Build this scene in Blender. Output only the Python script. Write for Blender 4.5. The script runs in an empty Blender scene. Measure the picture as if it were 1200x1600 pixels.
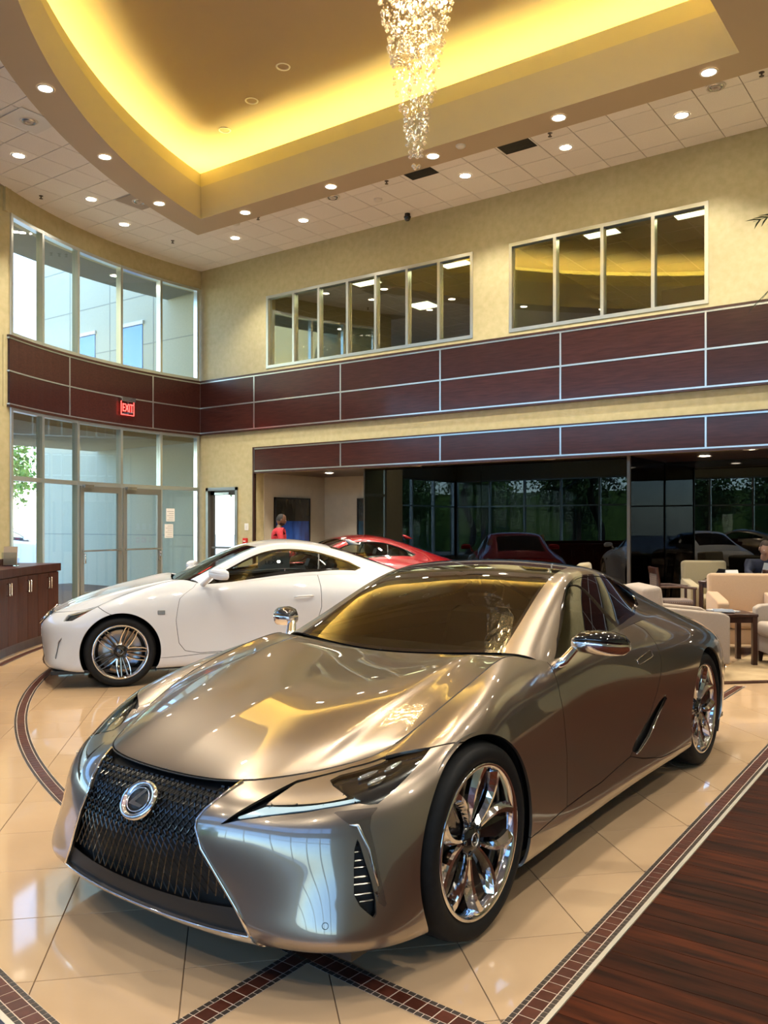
import bpy, math, random
import numpy as np
from mathutils import Vector, Matrix
random.seed(7)
SC = bpy.context.scene
COL = SC.collection
PI = math.pi
R_ = math.radians
# ------------------------------------------------------------------ camera
cam_d = bpy.data.cameras.new('camera')
cam = bpy.data.objects.new('camera', cam_d)
COL.objects.link(cam)
cam.location = (0, 0, 1.545)
cam.rotation_euler = (R_(90), 0, R_(36))
cam_d.sensor_fit = 'VERTICAL'
cam_d.sensor_height = 24.0
cam_d.lens = 1330 / 1600 * 24.0
cam_d.shift_y = 20 / 1600
cam_d.clip_end = 400
SC.camera = cam
# ------------------------------------------------------------------ daylight
W = bpy.data.worlds.new('world')
SC.world = W
W.use_nodes = True
nt = W.node_tree
bg = nt.nodes['Background']
sky = nt.nodes.new('ShaderNodeTexSky')
sky.sky_type = 'NISHITA'
sky.sun_disc = False
sky.sun_elevation = R_(48)
sky.sun_rotation = R_(25)
sky.altitude = 50
sky.air_density = 1.0
sky.dust_density = 0.5
sky.ozone_density = 3.0
nt.links.new(sky.outputs[0], bg.inputs[0])
bg.inputs[1].default_value = 0.50
sd = bpy.data.lights.new('sun', 'SUN')
sd.energy = 5.0
sd.angle = R_(0.6)
sd.color = (1.0, .93, .82)
so = bpy.data.objects.new('sun', sd)
COL.objects.link(so)
so.rotation_euler = Vector((-.25, -.72, -.85)).to_track_quat('-Z', 'Y').to_euler()
# ------------------------------------------------------------------ exposure
SC.view_settings.view_transform = 'Standard'
SC.view_settings.look = 'None'
SC.view_settings.exposure = 1.50
SC.view_settings.gamma = 1.0
SC.view_settings.use_curve_mapping = False
try:
    SC.cycles.use_denoising = True
    SC.cycles.max_bounces = 10
    SC.cycles.diffuse_bounces = 4
    SC.cycles.glossy_bounces = 5
    SC.cycles.transparent_max_bounces = 12
    SC.cycles.sample_clamp_indirect = 6.0
    SC.cycles.caustics_reflective = False
    SC.cycles.caustics_refractive = False
except Exception:
    pass
# ------------------------------------------------------------------ helpers
def tag(o, label=None, cat=None, group=None, kind=None):
    if label: o['label'] = label
    if cat: o['category'] = cat
    if group: o['group'] = group
    if kind: o['kind'] = kind
    return o
def empty(name, loc=(0, 0, 0), rz=0, label=None, cat=None, group=None):
    o = bpy.data.objects.new(name, None)
    o.empty_display_size = .1
    COL.objects.link(o)
    o.location = loc
    o.rotation_euler = (0, 0, rz)
    return tag(o, label, cat, group)
def mesh(name, V, F, smooth=False):
    me = bpy.data.meshes.new(name)
    me.from_pydata([tuple(map(float, v)) for v in V], [], [tuple(int(i) for i in f) for f in F])
    if smooth:
        me.polygons.foreach_set('use_smooth', [True] * len(me.polygons))
    me.update()
    return me
def link(name, me, mat=None, parent=None, loc=None, rz=None):
    o = bpy.data.objects.new(name, me)
    COL.objects.link(o)
    if mat is not None and len(me.materials) == 0: me.materials.append(mat)
    if parent is not None: o.parent = parent
    if loc is not None: o.location = loc
    if rz is not None: o.rotation_euler = (0, 0, rz)
    return o
class MB:
    """collects shapes and builds them as one mesh object"""
    def __init__(s): s.V = []; s.F = []; s.S = []
    def add(s, V, F, sm=False):
        b = len(s.V)
        s.V += [tuple(v) for v in V]
        s.F += [tuple(i + b for i in f) for f in F]
        s.S += [sm] * len(F)
        return s
    def box(s, x0, x1, y0, y1, z0, z1, bev=0, M=None):
        if bev > 0:
            b = min(bev, (x1 - x0) * .49, (y1 - y0) * .49, (z1 - z0) * .49)
            V = []; 
            for z, k in ((z0, b), (z0 + b, 0), (z1 - b, 0), (z1, b)):
                xs0, xs1, ys0, ys1 = x0 + k, x1 - k, y0 + k, y1 - k
                c = b if k == 0 else b * .6
                V += [(xs0 + c, ys0, z), (xs1 - c, ys0, z), (xs1, ys0 + c, z), (xs1, ys1 - c, z), (xs1 - c, ys1, z), (xs0 + c, ys1, z), (xs0, ys1 - c, z), (xs0, ys0 + c, z)]
            F = [tuple(range(7, -1, -1)), tuple(range(24, 32))]
            for l in range(3):
                for i in range(8):
                    j = (i + 1) % 8
                    F.append((l * 8 + i, l * 8 + j, l * 8 + 8 + j, l * 8 + 8 + i))
        else:
            V = [(x0, y0, z0), (x1, y0, z0), (x1, y1, z0), (x0, y1, z0), (x0, y0, z1), (x1, y0, z1), (x1, y1, z1), (x0, y1, z1)]
            F = [(3, 2, 1, 0), (4, 5, 6, 7), (0, 1, 5, 4), (1, 2, 6, 5), (2, 3, 7, 6), (3, 0, 4, 7)]
        if M is not None: V = [tuple(M @ Vector(v)) for v in V]
        return s.add(V, F)
    def prism(s, pts, z0, z1, axis='z'):
        """polygon (a,b) extruded; axis z: (x,y); axis y: (x,z) ; axis x: (y,z)"""
        n = len(pts)
        def m(a, b, c): return (a, b, c) if axis == 'z' else ((a, c, b) if axis == 'y' else (c, a, b))
        V = [m(a, b, z0) for a, b in pts] + [m(a, b, z1) for a, b in pts]
        F = [tuple(range(n - 1, -1, -1)), tuple(range(n, 2 * n))] + [(i, (i + 1) % n, n + (i + 1) % n, n + i) for i in range(n)]
        if axis == 'y': F = [f[::-1] for f in F]
        return s.add(V, F)
    def lathe(s, prof, n=32, axis='z', c=(0, 0, 0), sm=True, a0=0, a1=2 * PI):
        """profile of (r, h)"""
        full = abs(a1 - a0 - 2 * PI) < 1e-6
        m = n if full else n + 1
        V = []
        for i in range(m):
            a = a0 + (a1 - a0) * i / n
            for r, h in prof:
                p, q = r * math.cos(a), r * math.sin(a)
                v = (p, q, h) if axis == 'z' else ((q, h, p) if axis == 'y' else (h, p, q))
                V.append((v[0] + c[0], v[1] + c[1], v[2] + c[2]))
        k = len(prof); F = []
        for i in range(n):
            j = (i + 1) % m
            for l in range(k - 1): F.append((i * k + l, j * k + l, j * k + l + 1, i * k + l + 1))
        return s.add(V, F, sm)
    def tube(s, pts, r, n=8, sm=True, cap=True, flat=1.0, up=(0, 0, 1)):
        pts = [Vector(p) for p in pts]; m = len(pts); V = []
        rr = r if hasattr(r, '__len__') else [r] * m
        for i, p in enumerate(pts):
            t = (pts[min(i + 1, m - 1)] - pts[max(i - 1, 0)]).normalized()
            u = Vector(up)
            if abs(t.dot(u)) > .95: u = Vector((1, 0, 0))
            a = t.cross(u).normalized(); b = a.cross(t).normalized()
            for k in range(n):
                w = 2 * PI * k / n
                V.append(tuple(p + a * math.cos(w) * rr[i] + b * math.sin(w) * rr[i] * flat))
        F = [(i * n + k, i * n + (k + 1) % n, (i + 1) * n + (k + 1) % n, (i + 1) * n + k) for i in range(m - 1) for k in range(n)]
        if cap: F += [tuple(range(n - 1, -1, -1)), tuple(range((m - 1) * n, m * n))]
        return s.add(V, F, sm)
    def loft(s, rings, cap=True, sm=True):
        n = len(rings[0]); V = [v for r in rings for v in r]; m = len(rings)
        F = [(i * n + k, i * n + (k + 1) % n, (i + 1) * n + (k + 1) % n, (i + 1) * n + k) for i in range(m - 1) for k in range(n)]
        if cap: F += [tuple(range(n - 1, -1, -1)), tuple(range((m - 1) * n, m * n))]
        return s.add(V, F, sm)
    def ball(s, c, r, n=10, m=6):
        prof = [(max(r * math.sin(PI * k / m), 1e-5), -r * math.cos(PI * k / m)) for k in range(m + 1)]
        return s.lathe(prof, n, 'z', c)
    def me(s, name):
        me = bpy.data.meshes.new(name)
        me.from_pydata([tuple(map(float, v)) for v in s.V], [], s.F)
        me.polygons.foreach_set('use_smooth', s.S)
        me.update()
        return me
    def build(s, name, mat, parent=None, loc=None, rz=None):
        return link(name, s.me(name), mat, parent, loc, rz)
def struct(o, label=None):
    return tag(o, label, None, None, 'structure')
def copy_tree(o, parent=None):
    c = o.copy()
    COL.objects.link(c)
    c.parent = parent
    for ch in o.children: copy_tree(ch, c)
    return c
# ------------------------------------------------------------------ materials
def mat(name, col, rough=.5, metal=0, spec=.5, coat=0, emit=None, es=0, coat_r=.03, sheen=0, alpha=1):
    m = bpy.data.materials.new(name)
    m.use_nodes = True
    b = m.node_tree.nodes['Principled BSDF']
    b.inputs['Base Color'].default_value = (*col, 1)
    b.inputs['Roughness'].default_value = rough
    b.inputs['Metallic'].default_value = metal
    b.inputs['Specular IOR Level'].default_value = spec
    b.inputs['Coat Weight'].default_value = coat
    b.inputs['Coat Roughness'].default_value = coat_r
    b.inputs['Sheen Weight'].default_value = sheen
    if emit:
        b.inputs['Emission Color'].default_value = (*emit, 1)
        b.inputs['Emission Strength'].default_value = es
    return m
def N(m, t, **kw):
    n = m.node_tree.nodes.new(t)
    for k, v in kw.items():
        if k in n.inputs: n.inputs[k].default_value = v
        else: setattr(n, k, v)
    return n
def L(m, a, b): m.node_tree.links.new(a, b)
def P(m): return m.node_tree.nodes['Principled BSDF']
def ramp(m, stops):
    r = N(m, 'ShaderNodeValToRGB')
    e = r.color_ramp.elements
    while len(e) < len(stops): e.new(.5)
    for k, (p, c) in zip(e, stops): k.position = p; k.color = (*c, 1)
    return r
def noisy(name, c0, c1, scale, rough=.6, detail=4, stretch=None, bump=0, obj=True, rand=0, **kw):
    """procedural two-tone noise surface, optional per-object tone and bump"""
    m = mat(name, c0, rough, **kw)
    tc = N(m, 'ShaderNodeTexCoord')
    mp = N(m, 'ShaderNodeMapping')
    if stretch: mp.inputs['Scale'].default_value = stretch
    nz = N(m, 'ShaderNodeTexNoise')
    nz.inputs['Scale'].default_value = scale
    nz.inputs['Detail'].default_value = detail
    L(m, tc.outputs['Object'], mp.inputs[0])
    oi = N(m, 'ShaderNodeObjectInfo')
    if rand:
        add = N(m, 'ShaderNodeVectorMath', operation='SCALE')
        cx = N(m, 'ShaderNodeCombineXYZ')
        L(m, oi.outputs['Random'], cx.inputs[0]); L(m, oi.outputs['Random'], cx.inputs[1])
        L(m, cx.outputs[0], add.inputs[0]); add.inputs['Scale'].default_value = 37.0
        ad2 = N(m, 'ShaderNodeVectorMath', operation='ADD')
        L(m, mp.outputs[0], ad2.inputs[0]); L(m, add.outputs[0], ad2.inputs[1])
        L(m, ad2.outputs[0], nz.inputs['Vector'])
    else:
        L(m, mp.outputs[0], nz.inputs['Vector'])
    r = ramp(m, [(.3, c0), (.7, c1)])
    L(m, nz.outputs[0], r.inputs[0])
    src = r.outputs[0]
    if rand:
        hs = N(m, 'ShaderNodeHueSaturation')
        mr = N(m, 'ShaderNodeMapRange')
        mr.inputs['To Min'].default_value = 1 - rand; mr.inputs['To Max'].default_value = 1 + rand
        L(m, oi.outputs['Random'], mr.inputs[0]); L(m, mr.outputs[0], hs.inputs['Value']); L(m, src, hs.inputs['Color'])
        src = hs.outputs[0]
    L(m, src, P(m).inputs['Base Color'])
    if bump:
        bp = N(m, 'ShaderNodeBump'); bp.inputs['Strength'].default_value = bump; bp.inputs['Distance'].default_value = .01
        L(m, nz.outputs[0], bp.inputs['Height']); L(m, bp.outputs[0], P(m).inputs['Normal'])
    return m
def glass(name, tint, refl0, refl1=1.0, rough=0.0, power=3.5):
    """thin pane: tinted see-through plus mirror reflection growing towards grazing angles"""
    m = bpy.data.materials.new(name); m.use_nodes = True
    t = m.node_tree; t.nodes.remove(P(m))
    out = t.nodes['Material Output']
    tr = N(m, 'ShaderNodeBsdfTransparent'); tr.inputs[0].default_value = (*tint, 1)
    gl = N(m, 'ShaderNodeBsdfGlossy'); gl.inputs['Roughness'].default_value = rough; gl.inputs[0].default_value = (1, 1, 1, 1)
    lw = N(m, 'ShaderNodeLayerWeight'); lw.inputs[0].default_value = .5
    pw = N(m, 'ShaderNodeMath', operation='POWER'); pw.inputs[1].default_value = power
    mr = N(m, 'ShaderNodeMapRange'); mr.inputs['To Min'].default_value = refl0; mr.inputs['To Max'].default_value = refl1
    L(m, lw.outputs['Facing'], pw.inputs[0]); L(m, pw.outputs[0], mr.inputs[0])
    mx = N(m, 'ShaderNodeMixShader')
    L(m, mr.outputs[0], mx.inputs[0]); L(m, tr.outputs[0], mx.inputs[1]); L(m, gl.outputs[0], mx.inputs[2])
    L(m, mx.outputs[0], out.inputs[0])
    return m
M = {}
M['wall'] = noisy('wall_vinyl', (.44, .385, .205), (.52, .455, .26), 9, .55, 8, bump=.15)
M['wall_grey'] = noisy('alcove_wall', (.44, .39, .30), (.48, .43, .33), 6, .6)
M['soffit'] = mat('soffit_paint', (.50, .41, .29), .6)
M['fascia'] = mat('fascia_paint', (.60, .56, .45), .6)
M['tray'] = mat('tray_paint', (.38, .29, .19), .65)
M['cove'] = mat('cove_paint', (.74, .68, .40), .7)
M['ceil_tile'] = noisy('ceiling_tile', (.82, .81, .80), (.88, .87, .86), 60, .8, 3, bump=.1, rand=.02)
M['ceil_grid'] = mat('ceiling_grid', (.42, .37, .32), .7)
M['panel'] = noisy('mahogany_panel', (.024, .0065, .0055), (.048, .014, .011), 3.5, .30, 6, (1, 6, 12), rand=.18, coat=.18, coat_r=.10, spec=.3)
M['alu'] = mat('brushed_aluminium', (.62, .66, .66), .28, .9)
M['alu_dark'] = mat('bronze_aluminium', (.13, .11, .09), .4, .7)
M['bronze_frame'] = mat('anodised_frame', (.30, .29, .26), .35, .8)
M['metal_strip'] = mat('satin_metal_strip', (.80, .74, .62), .3, .6)
M['pane'] = glass('window_pane', (.93, .98, .97), .04)
M['street_pane'] = glass('tinted_street_pane', (.60, .68, .74), .06)  # tint added to dim and blue the sky in car reflections
M['office_pane'] = glass('office_pane', (.72, .78, .66), .14, power=2.5)
M['dark_pane'] = glass('black_glass', (.04, .05, .05), .042, .7, power=3.4)
M['tile'] = noisy('porcelain_tile', (.50, .34, .20), (.555, .385, .23), 2.2, .055, 6, rand=.025, spec=.6)
M['grout'] = mat('grout', (.14, .085, .05), .8)
M['mosaic_red'] = noisy('red_mosaic', (.060, .015, .008), (.095, .026, .015), 30, .3, rand=.18)
M['mosaic_dark'] = noisy('dark_mosaic', (.035, .027, .022), (.06, .045, .036), 40, .3, rand=.2)
M['mosaic_grout'] = mat('mosaic_grout', (.58, .47, .38), .8)
M['carpet'] = noisy('tan_carpet', (.33, .23, .12), (.46, .34, .19), 5, .95, 8, bump=.5)
M['carpet_dark'] = noisy('dark_carpet', (.03, .035, .06), (.05, .055, .08), 60, .95, bump=.4)
M['black'] = mat('black', (.008, .008, .008), .5)
M['dark_room'] = mat('dark_room_wall', (.012, .012, .012), .8)  # darkness of the room behind the glass put into the colour
M['white'] = mat('white_plastic', (.75, .74, .70), .4)
M['white_metal'] = mat('white_enamel', (.72, .70, .66), .35)
M['chrome'] = mat('chrome', (.86, .86, .87), .045, 1)
M['steel'] = mat('satin_steel', (.55, .55, .54), .25, 1)
M['lamp'] = mat('lamp_glow', (1, .9, .7), .5, emit=(1, .86, .66), es=20)
M['lamp_off'] = mat('lamp_reflector', (.80, .72, .6), .2, .3)
M['troffer'] = mat('troffer_glow', (1, .95, .8), .5, emit=(1, .90, .66), es=3.0)
M['cove_strip'] = mat('cove_tube', (1, .8, .3), .5, emit=(1, .85, .32), es=17)
def wood(name, c0, c1, scale, stretch, rough, rand):
    return noisy(name, c0, c1, scale, rough, 8, stretch, .05, rand=rand)
M['plank'] = wood('wood_plank', (.008, .0016, .0005), (.058, .0120, .003), 2.4, (1.1, 11, 1), .48, .5)
P(M['plank']).inputs['Specular IOR Level'].default_value = .09
M['cabinet'] = wood('cabinet_wood', (.040, .011, .006), (.070, .020, .010), 3, (9, 9, 1), .3, .08)
P(M['cabinet']).inputs['Specular IOR Level'].default_value = .08
P(M['cabinet']).inputs['Roughness'].default_value = .42
M['dark_wood'] = wood('dark_wood', (.030, .011, .007), (.055, .020, .012), 4, (6, 6, 2), .3, .1)
# ------------------------------------------------------------------ the room shell
YW = 13.117                                   # back wall plane
AC = (-5.525, 12.17); AR = 9.18               # curved glass wall
FCX, FCY = -.92, 12.60                        # centre of the floor ring
TC = (-.195, 14.04)                           # centre of the ceiling tray arc
ZC = 7.259                                    # tile ceiling
ca, sa = math.cos(R_(36)), math.sin(R_(36))
def screen(x, y, z):
    """where a point falls in the 1200x1600 view (used only to rank repeats by size in view)"""
    X = x * ca + y * sa; Y = -x * sa + y * ca
    if Y < .3: return None
    return 600 + 1330 * X / Y, 820 - 1330 * (z - 1.545) / Y, Y
def rank(items, pos, keep=300, mx=60):
    """split items into the keep largest in view and the rest"""
    s = []
    for it in items:
        q = screen(*pos(it))
        s.append((q[2] if q and -mx < q[0] < 1200 + mx and -mx < q[1] < 1600 + mx else 1e9, len(s), it))
    s.sort(key=lambda t: t[:2])
    near = [t[2] for t in s[:keep] if t[0] < 1e8]
    k = len(near)
    return near, [t[2] for t in s[k:]]
def polar(c, r, a): return (c[0] + r * math.cos(R_(a)), c[1] + r * math.sin(R_(a)))
def arc_box(mb, c, a0, a1, r0, r1, z0, z1, n=None):
    n = n or max(1, int(abs(a1 - a0) / 1.5))
    V = []
    for i in range(n + 1):
        a = a0 + (a1 - a0) * i / n
        p, q = polar(c, r0, a), polar(c, r1, a)
        V += [(*p, z0), (*q, z0), (*q, z1), (*p, z1)]
    F = [(3, 2, 1, 0), (4 * n, 4 * n + 1, 4 * n + 2, 4 * n + 3)]
    for i in range(n):
        b = 4 * i
        for k in range(4): F.append((b + k, b + (k + 1) % 4, b + 4 + (k + 1) % 4, b + 4 + k))
    if a1 < a0: F = [f[::-1] for f in F]
    mb.add(V, F)
    return mb
def clip(poly, nx, ny, d):
    """keep the part of a convex polygon with nx*x+ny*y >= d"""
    out = []
    for i in range(len(poly)):
        a, b = poly[i], poly[(i + 1) % len(poly)]
        fa, fb = nx * a[0] + ny * a[1] - d, nx * b[0] + ny * b[1] - d
        if fa >= 0: out.append(a)
        if (fa >= 0) != (fb >= 0):
            t = fa / (fa - fb); out.append((a[0] + t * (b[0] - a[0]), a[1] + t * (b[1] - a[1])))
    return out
# ---- floor
fl = MB().box(-20, 7, -6, 15.4, -.25, -.0035).build('floor', M['grout'])
struct(fl, 'polished cream tile showroom floor with mosaic bands and wood strip flooring')
fr = R_(1.19)
def FR(x, y): return (x * math.cos(fr) - y * math.sin(fr), x * math.sin(fr) + y * math.cos(fr))
TA = .4932
tile_me = MB().box(-TA / 2 + .0018, TA / 2 - .0018, -TA / 2 + .0018, TA / 2 - .0018, -.02, 0, .0012).me('floor_tile')
tiles = []
for i in range(-40, 40):
    for j in range(-40, 40):
        u, v = (i + .5) * TA, (j + .5) * TA
        p = FR(-1.22 + (u - v) * .70711, 3.085 + (u + v) * .70711)
        lx = p[0] * math.cos(fr) + p[1] * math.sin(fr)
        if lx > -.95 or p[1] > 13.6 or p[1] < .9: continue
        d = math.hypot(p[0] - FCX, p[1] - FCY)
        if d > 11.45 and p[1] < 8.3: continue
        if math.hypot(p[0] - AC[0], p[1] - AC[1]) > AR and p[0] < -10: continue
        tiles.append(p)
near, far = rank(tiles, lambda p: (p[0], p[1], 0), 290)
for p in near: link('floor_tile', tile_me, M['tile'], fl, (p[0], p[1], 0), fr + PI / 4)
mb = MB()
for p in far:
    mb.box(-TA / 2 + .002, TA / 2 - .002, -TA / 2 + .002, TA / 2 - .002, -.02, 0, 0, Matrix.Translation((p[0], p[1], 0)) @ Matrix.Rotation(fr + PI / 4, 4, 'Z'))
o = mb.build('distant_tiles', M['tile'], fl); o['kind'] = 'stuff'
# ---- mosaic bands
red_me = MB().box(-.0268, .0268, -.0268, .0268, 0, .0016, .0004).me('mosaic_tile')
reds = []
def band(path, z, name):
    """path: f(s)->(x,y,angle) for s in 0..length"""
    f, ln = path
    base = MB(); dk = MB()
    n = int(ln / .0585)
    m = max(2, int(ln / .25)); V = []
    for i in range(m + 1):
        x, y, a = f(ln * i / m); nx, ny = -math.sin(a) * .05, math.cos(a) * .05
        V += [(x - nx, y - ny, z), (x + nx, y + ny, z)]
    base.add(V, [(2 * i, 2 * i + 2, 2 * i + 3, 2 * i + 1) for i in range(m)])
    base.build(name + '_grout', M['mosaic_grout'], fl)
    for i in range(n):
        x, y, a = f((i + .5) * .0585)
        reds.append((x, y, z, a))
        for h in (-.25, .25):
            for s in (-1, 1):
                T = Matrix.Translation((x, y, z)) @ Matrix.Rotation(a, 4, 'Z') @ Matrix.Translation((h * .0585, s * .0395, 0))
                dk.box(-.0126, .0126, -.0084, .0084, 0, .0014, 0, T)
    o = dk.build(name + '_edge_tiles', M['mosaic_dark'], fl); o['kind'] = 'stuff'
def line(p, q):
    ln = math.dist(p, q); a = math.atan2(q[1] - p[1], q[0] - p[0])
    return (lambda s: (p[0] + s * math.cos(a), p[1] + s * math.sin(a), a)), ln
def arcp(r, a0, a1):
    ln = R_(a1 - a0) * r
    def f(s):
        a = R_(a0) + s / r
        return FCX + r * math.cos(a), FCY + r * math.sin(a), a + PI / 2
    return f, ln
band(line(FR(-1.157, 1.1), FR(-1.157, 12.9)), .0012, 'border_mosaic')
band(line((-2.03, 1.52), (-2.03, 8.62)), .0011, 'aisle_mosaic')
band(arcp(10.34, 200, 268.6), .0016, 'ring_mosaic')
band(arcp(11.20, 224, 268.6), .0012, 'outer_mosaic')
band(arcp(10.97, 207, 223.5), .0012, 'counter_mosaic')
near, far = rank(reds, lambda p: p[:3], 290, 10)
for x, y, z, a in near: link('mosaic_tile', red_me, M['mosaic_red'], fl, (x, y, z), a)
mb = MB()
for x, y, z, a in far: mb.box(-.027, .027, -.027, .027, 0, .0016, 0, Matrix.Translation((x, y, z)) @ Matrix.Rotation(a, 4, 'Z'))
o = mb.build('distant_mosaic_tiles', M['mosaic_red'], fl); o['kind'] = 'stuff'
mb = MB(); a, b = FR(-1.0965, .5), FR(-1.0965, 12.9)
d = Vector((b[0] - a[0], b[1] - a[1], 0)).normalized(); n_ = Vector((-d.y, d.x, 0)) * .0085
mb.add([(a[0] - n_.x, a[1] - n_.y, .006), (b[0] - n_.x, b[1] - n_.y, .006), (b[0] + n_.x, b[1] + n_.y, .006), (a[0] + n_.x, a[1] + n_.y, .006),
        (a[0] - n_.x, a[1] - n_.y, -.01), (b[0] - n_.x, b[1] - n_.y, -.01), (b[0] + n_.x, b[1] + n_.y, -.01), (a[0] + n_.x, a[1] + n_.y, -.01)],
       [(0, 1, 2, 3), (4, 5, 1, 0), (6, 7, 3, 2), (5, 6, 2, 1), (7, 4, 0, 3)])
mb.build('metal_strip', M['metal_strip'], fl)
arc_box(MB(), (FCX, FCY), 224, 268.9, 11.252, 11.272, -.01, .005).build('metal_strip', M['metal_strip'], fl)
arc_box(MB(), (FCX, FCY), 201, 268.9, 11.272, 16.9, -.02, .003).build('dark_carpet', M['carpet_dark'], fl)
# ---- wood strip flooring
PW = .12
lens = [.62, .84, 1.02, 1.22]
pl_me = [MB().box(0, l - .0025, 0, PW - .0025, -.02, .004, .001).me('wood_plank') for l in lens]
planks = []
rs = random.Random(3)
for r in range(-52, 92):
    x = -1.086
    first = True
    while x < 6.6:
        k = rs.randrange(4)
        planks.append((x - (rs.random() * .4 if first and x < -1.1 else 0), r * PW, k)); x += lens[k]; first = False
near, far = rank(planks, lambda p: (*FR(p[0] + .4, p[1]), 0), 280, 250)
for x, y, k in near: link('wood_plank', pl_me[k], M['plank'], fl, (*FR(x, y), 0), fr)
mb = MB()
for x, y, k in far:
    if FR(x, y)[1] < -5.9 or FR(x, y)[1] > 12.9: continue
    mb.box(0, lens[k] - .0012, 0, PW - .0012, -.02, .004, 0, Matrix.Translation((*FR(x, y), 0)) @ Matrix.Rotation(fr, 4, 'Z'))
o = mb.build('distant_planks', M['plank'], fl); o['kind'] = 'stuff'
MB().prism([(-2.42, 8.42), (-1.1, 9.74), (2.2, 13.04), (2.9, 13.2), (2.9, 15.19), (-4.85, 15.19), (-4.85, 13.2), (-2.42, 13.2)], -.02, .010).build('lounge_carpet', M['carpet'], fl)
MB().prism([(-2.42, 8.36), (2.26, 13.04), (2.2, 13.10), (-2.48, 8.42)], -.02, .013).build('carpet_trim', M['dark_wood'], fl)
MB().prism([(-1.7, 9.6), (-.6, 10.7), (-.6, 12.6), (-1.7, 11.5)], -.01, .0115).build('carpet_inlay', noisy('cream_carpet', (.46, .36, .22), (.55, .44, .29), 7, .95), fl)
# ---- back wall with openings
J = [-14.68, -12.93, -10.56, -8.24, -5.90, -3.575, -1.25, 1.08, 3.4, 5.7, 7.0]
mb = MB(); y0, y1 = YW, YW + .25
for x0, x1, z0, z1 in [(-14.9, -14.45, 0, 2.656), (-13.455, -12.93, 0, 2.656), (-14.45, -13.455, 2.37, 2.656), (3.0, 7.2, 0, 2.656),
                       (-14.9, 7.2, 2.656, 4.88), (-14.9, -12.58, 4.88, 6.35), (-7.61, -6.84, 4.88, 6.35), (-3.575, 7.2, 4.88, 6.35), (-14.9, 7.2, 6.35, 7.6)]:
    mb.box(x0, x1, y0, y1, z0, z1)
wb = struct(mb.build('wall_back', M['wall']), 'khaki vinyl back wall with two rows of mahogany panels and upstairs windows')
def panels(x0, x1, z0, z1, name='wall_panel'):
    return MB().box(x0 + .014, x1 - .014, YW - .045, YW + .01, z0 + .014, z1 - .014, .004).build(name, M['panel'], wb)
for a, b in zip(J[:-1], J[1:]):
    panels(a, b, 3.60, 4.162); panels(a, b, 4.162, 4.725)
    if a > -13: panels(a, b, 2.69, 3.165)
st = MB()
for z in (3.60, 4.162, 4.725): st.box(J[0], 7.0, YW - .05, YW, z - .014, z + .014)
for x in J[:-1]: st.box(x - .014, x + .014, YW - .0495, YW, 3.60, 4.725)
for z in (2.69, 3.165): st.box(J[1], 7.0, YW - .05, YW, z - .013, z + .013)
for x in J[1:-1]: st.box(x - .014, x + .014, YW - .0495, YW, 2.69, 3.165)
st.build('trim_strips', M['alu'], wb)
cp = MB()
for z0, z1, x in ((4.739, 4.775, J[0]), (3.555, 3.586, J[0]), (3.178, 3.20, J[1]), (2.64, 2.677, J[1])): cp.box(x, 7.0, YW - .062, YW, z0, z1)
cp.box(J[1] - .03, J[1] + .0, YW - .062, YW + .02, 0, 3.2)
cp.build('panel_cap', M['dark_wood'], wb)
# upstairs windows
def upstairs(n, xs, label):
    z0, z1 = 4.88, 6.35
    m = MB()
    for i, x in enumerate(xs):
        m.box(x - .028, x + .028, YW - .012, YW + .11, z0, z1)
    for z in (z0, z1): m.box(xs[0] - .028, xs[-1] + .028, YW - .0125, YW + .112, z - .03, z + .03)
    w = struct(m.build('window_%d' % n, M['alu']), label)
    for a, b in zip(xs[:-1], xs[1:]):
        MB().box(a + .028, b - .028, YW + .05, YW + .056, z0 + .03, z1 - .03).build('pane', M['office_pane'], w)
upstairs(1, [-12.58, -11.84, -11.16, -10.42, -9.73, -9.0, -8.30, -7.61], 'seven-pane upstairs office window in the khaki wall')
upstairs(2, [-6.84, -6.02, -5.20, -4.38, -3.575], 'four-pane upstairs office window in the khaki wall')
# upstairs office behind the windows
of = MB().box(-14.6, 7, YW + .25, 19.5, 4.4, 4.5).box(-14.6, 7, 19.5, 19.7, 4.4, 6.9).box(-14.8, -14.6, YW + .25, 19.7, 4.4, 6.9).box(7, 7.2, YW + .25, 19.7, 4.4, 6.9) \
    .box(-7.33, -7.12, YW + .25, 19.5, 4.5, 6.56)
M['office'] = mat('office_wall', (.36, .31, .17), .7)
ow = struct(of.build('wall_office', M['office']), 'dim olive walls of the upstairs office')
M['office_ceiling'] = mat('office_ceiling', (.30, .27, .18), .8)
oc = struct(MB().box(-14.6, 7, YW + .25, 19.5, 6.6, 6.7).build('ceiling_office', M['office_ceiling']), 'tiled ceiling of the upstairs office')
g = MB()
for k in range(36): g.box(-14.6 + k * .61 - .008, -14.6 + k * .61 + .008, YW + .25, 19.5, 6.594, 6.6)
for k in range(10): g.box(-14.6, 7, YW + .45 + k * .61 - .008, YW + .45 + k * .61 + .008, 6.5935, 6.6)
g.build('ceiling_grid', M['ceil_grid'], oc)
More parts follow.
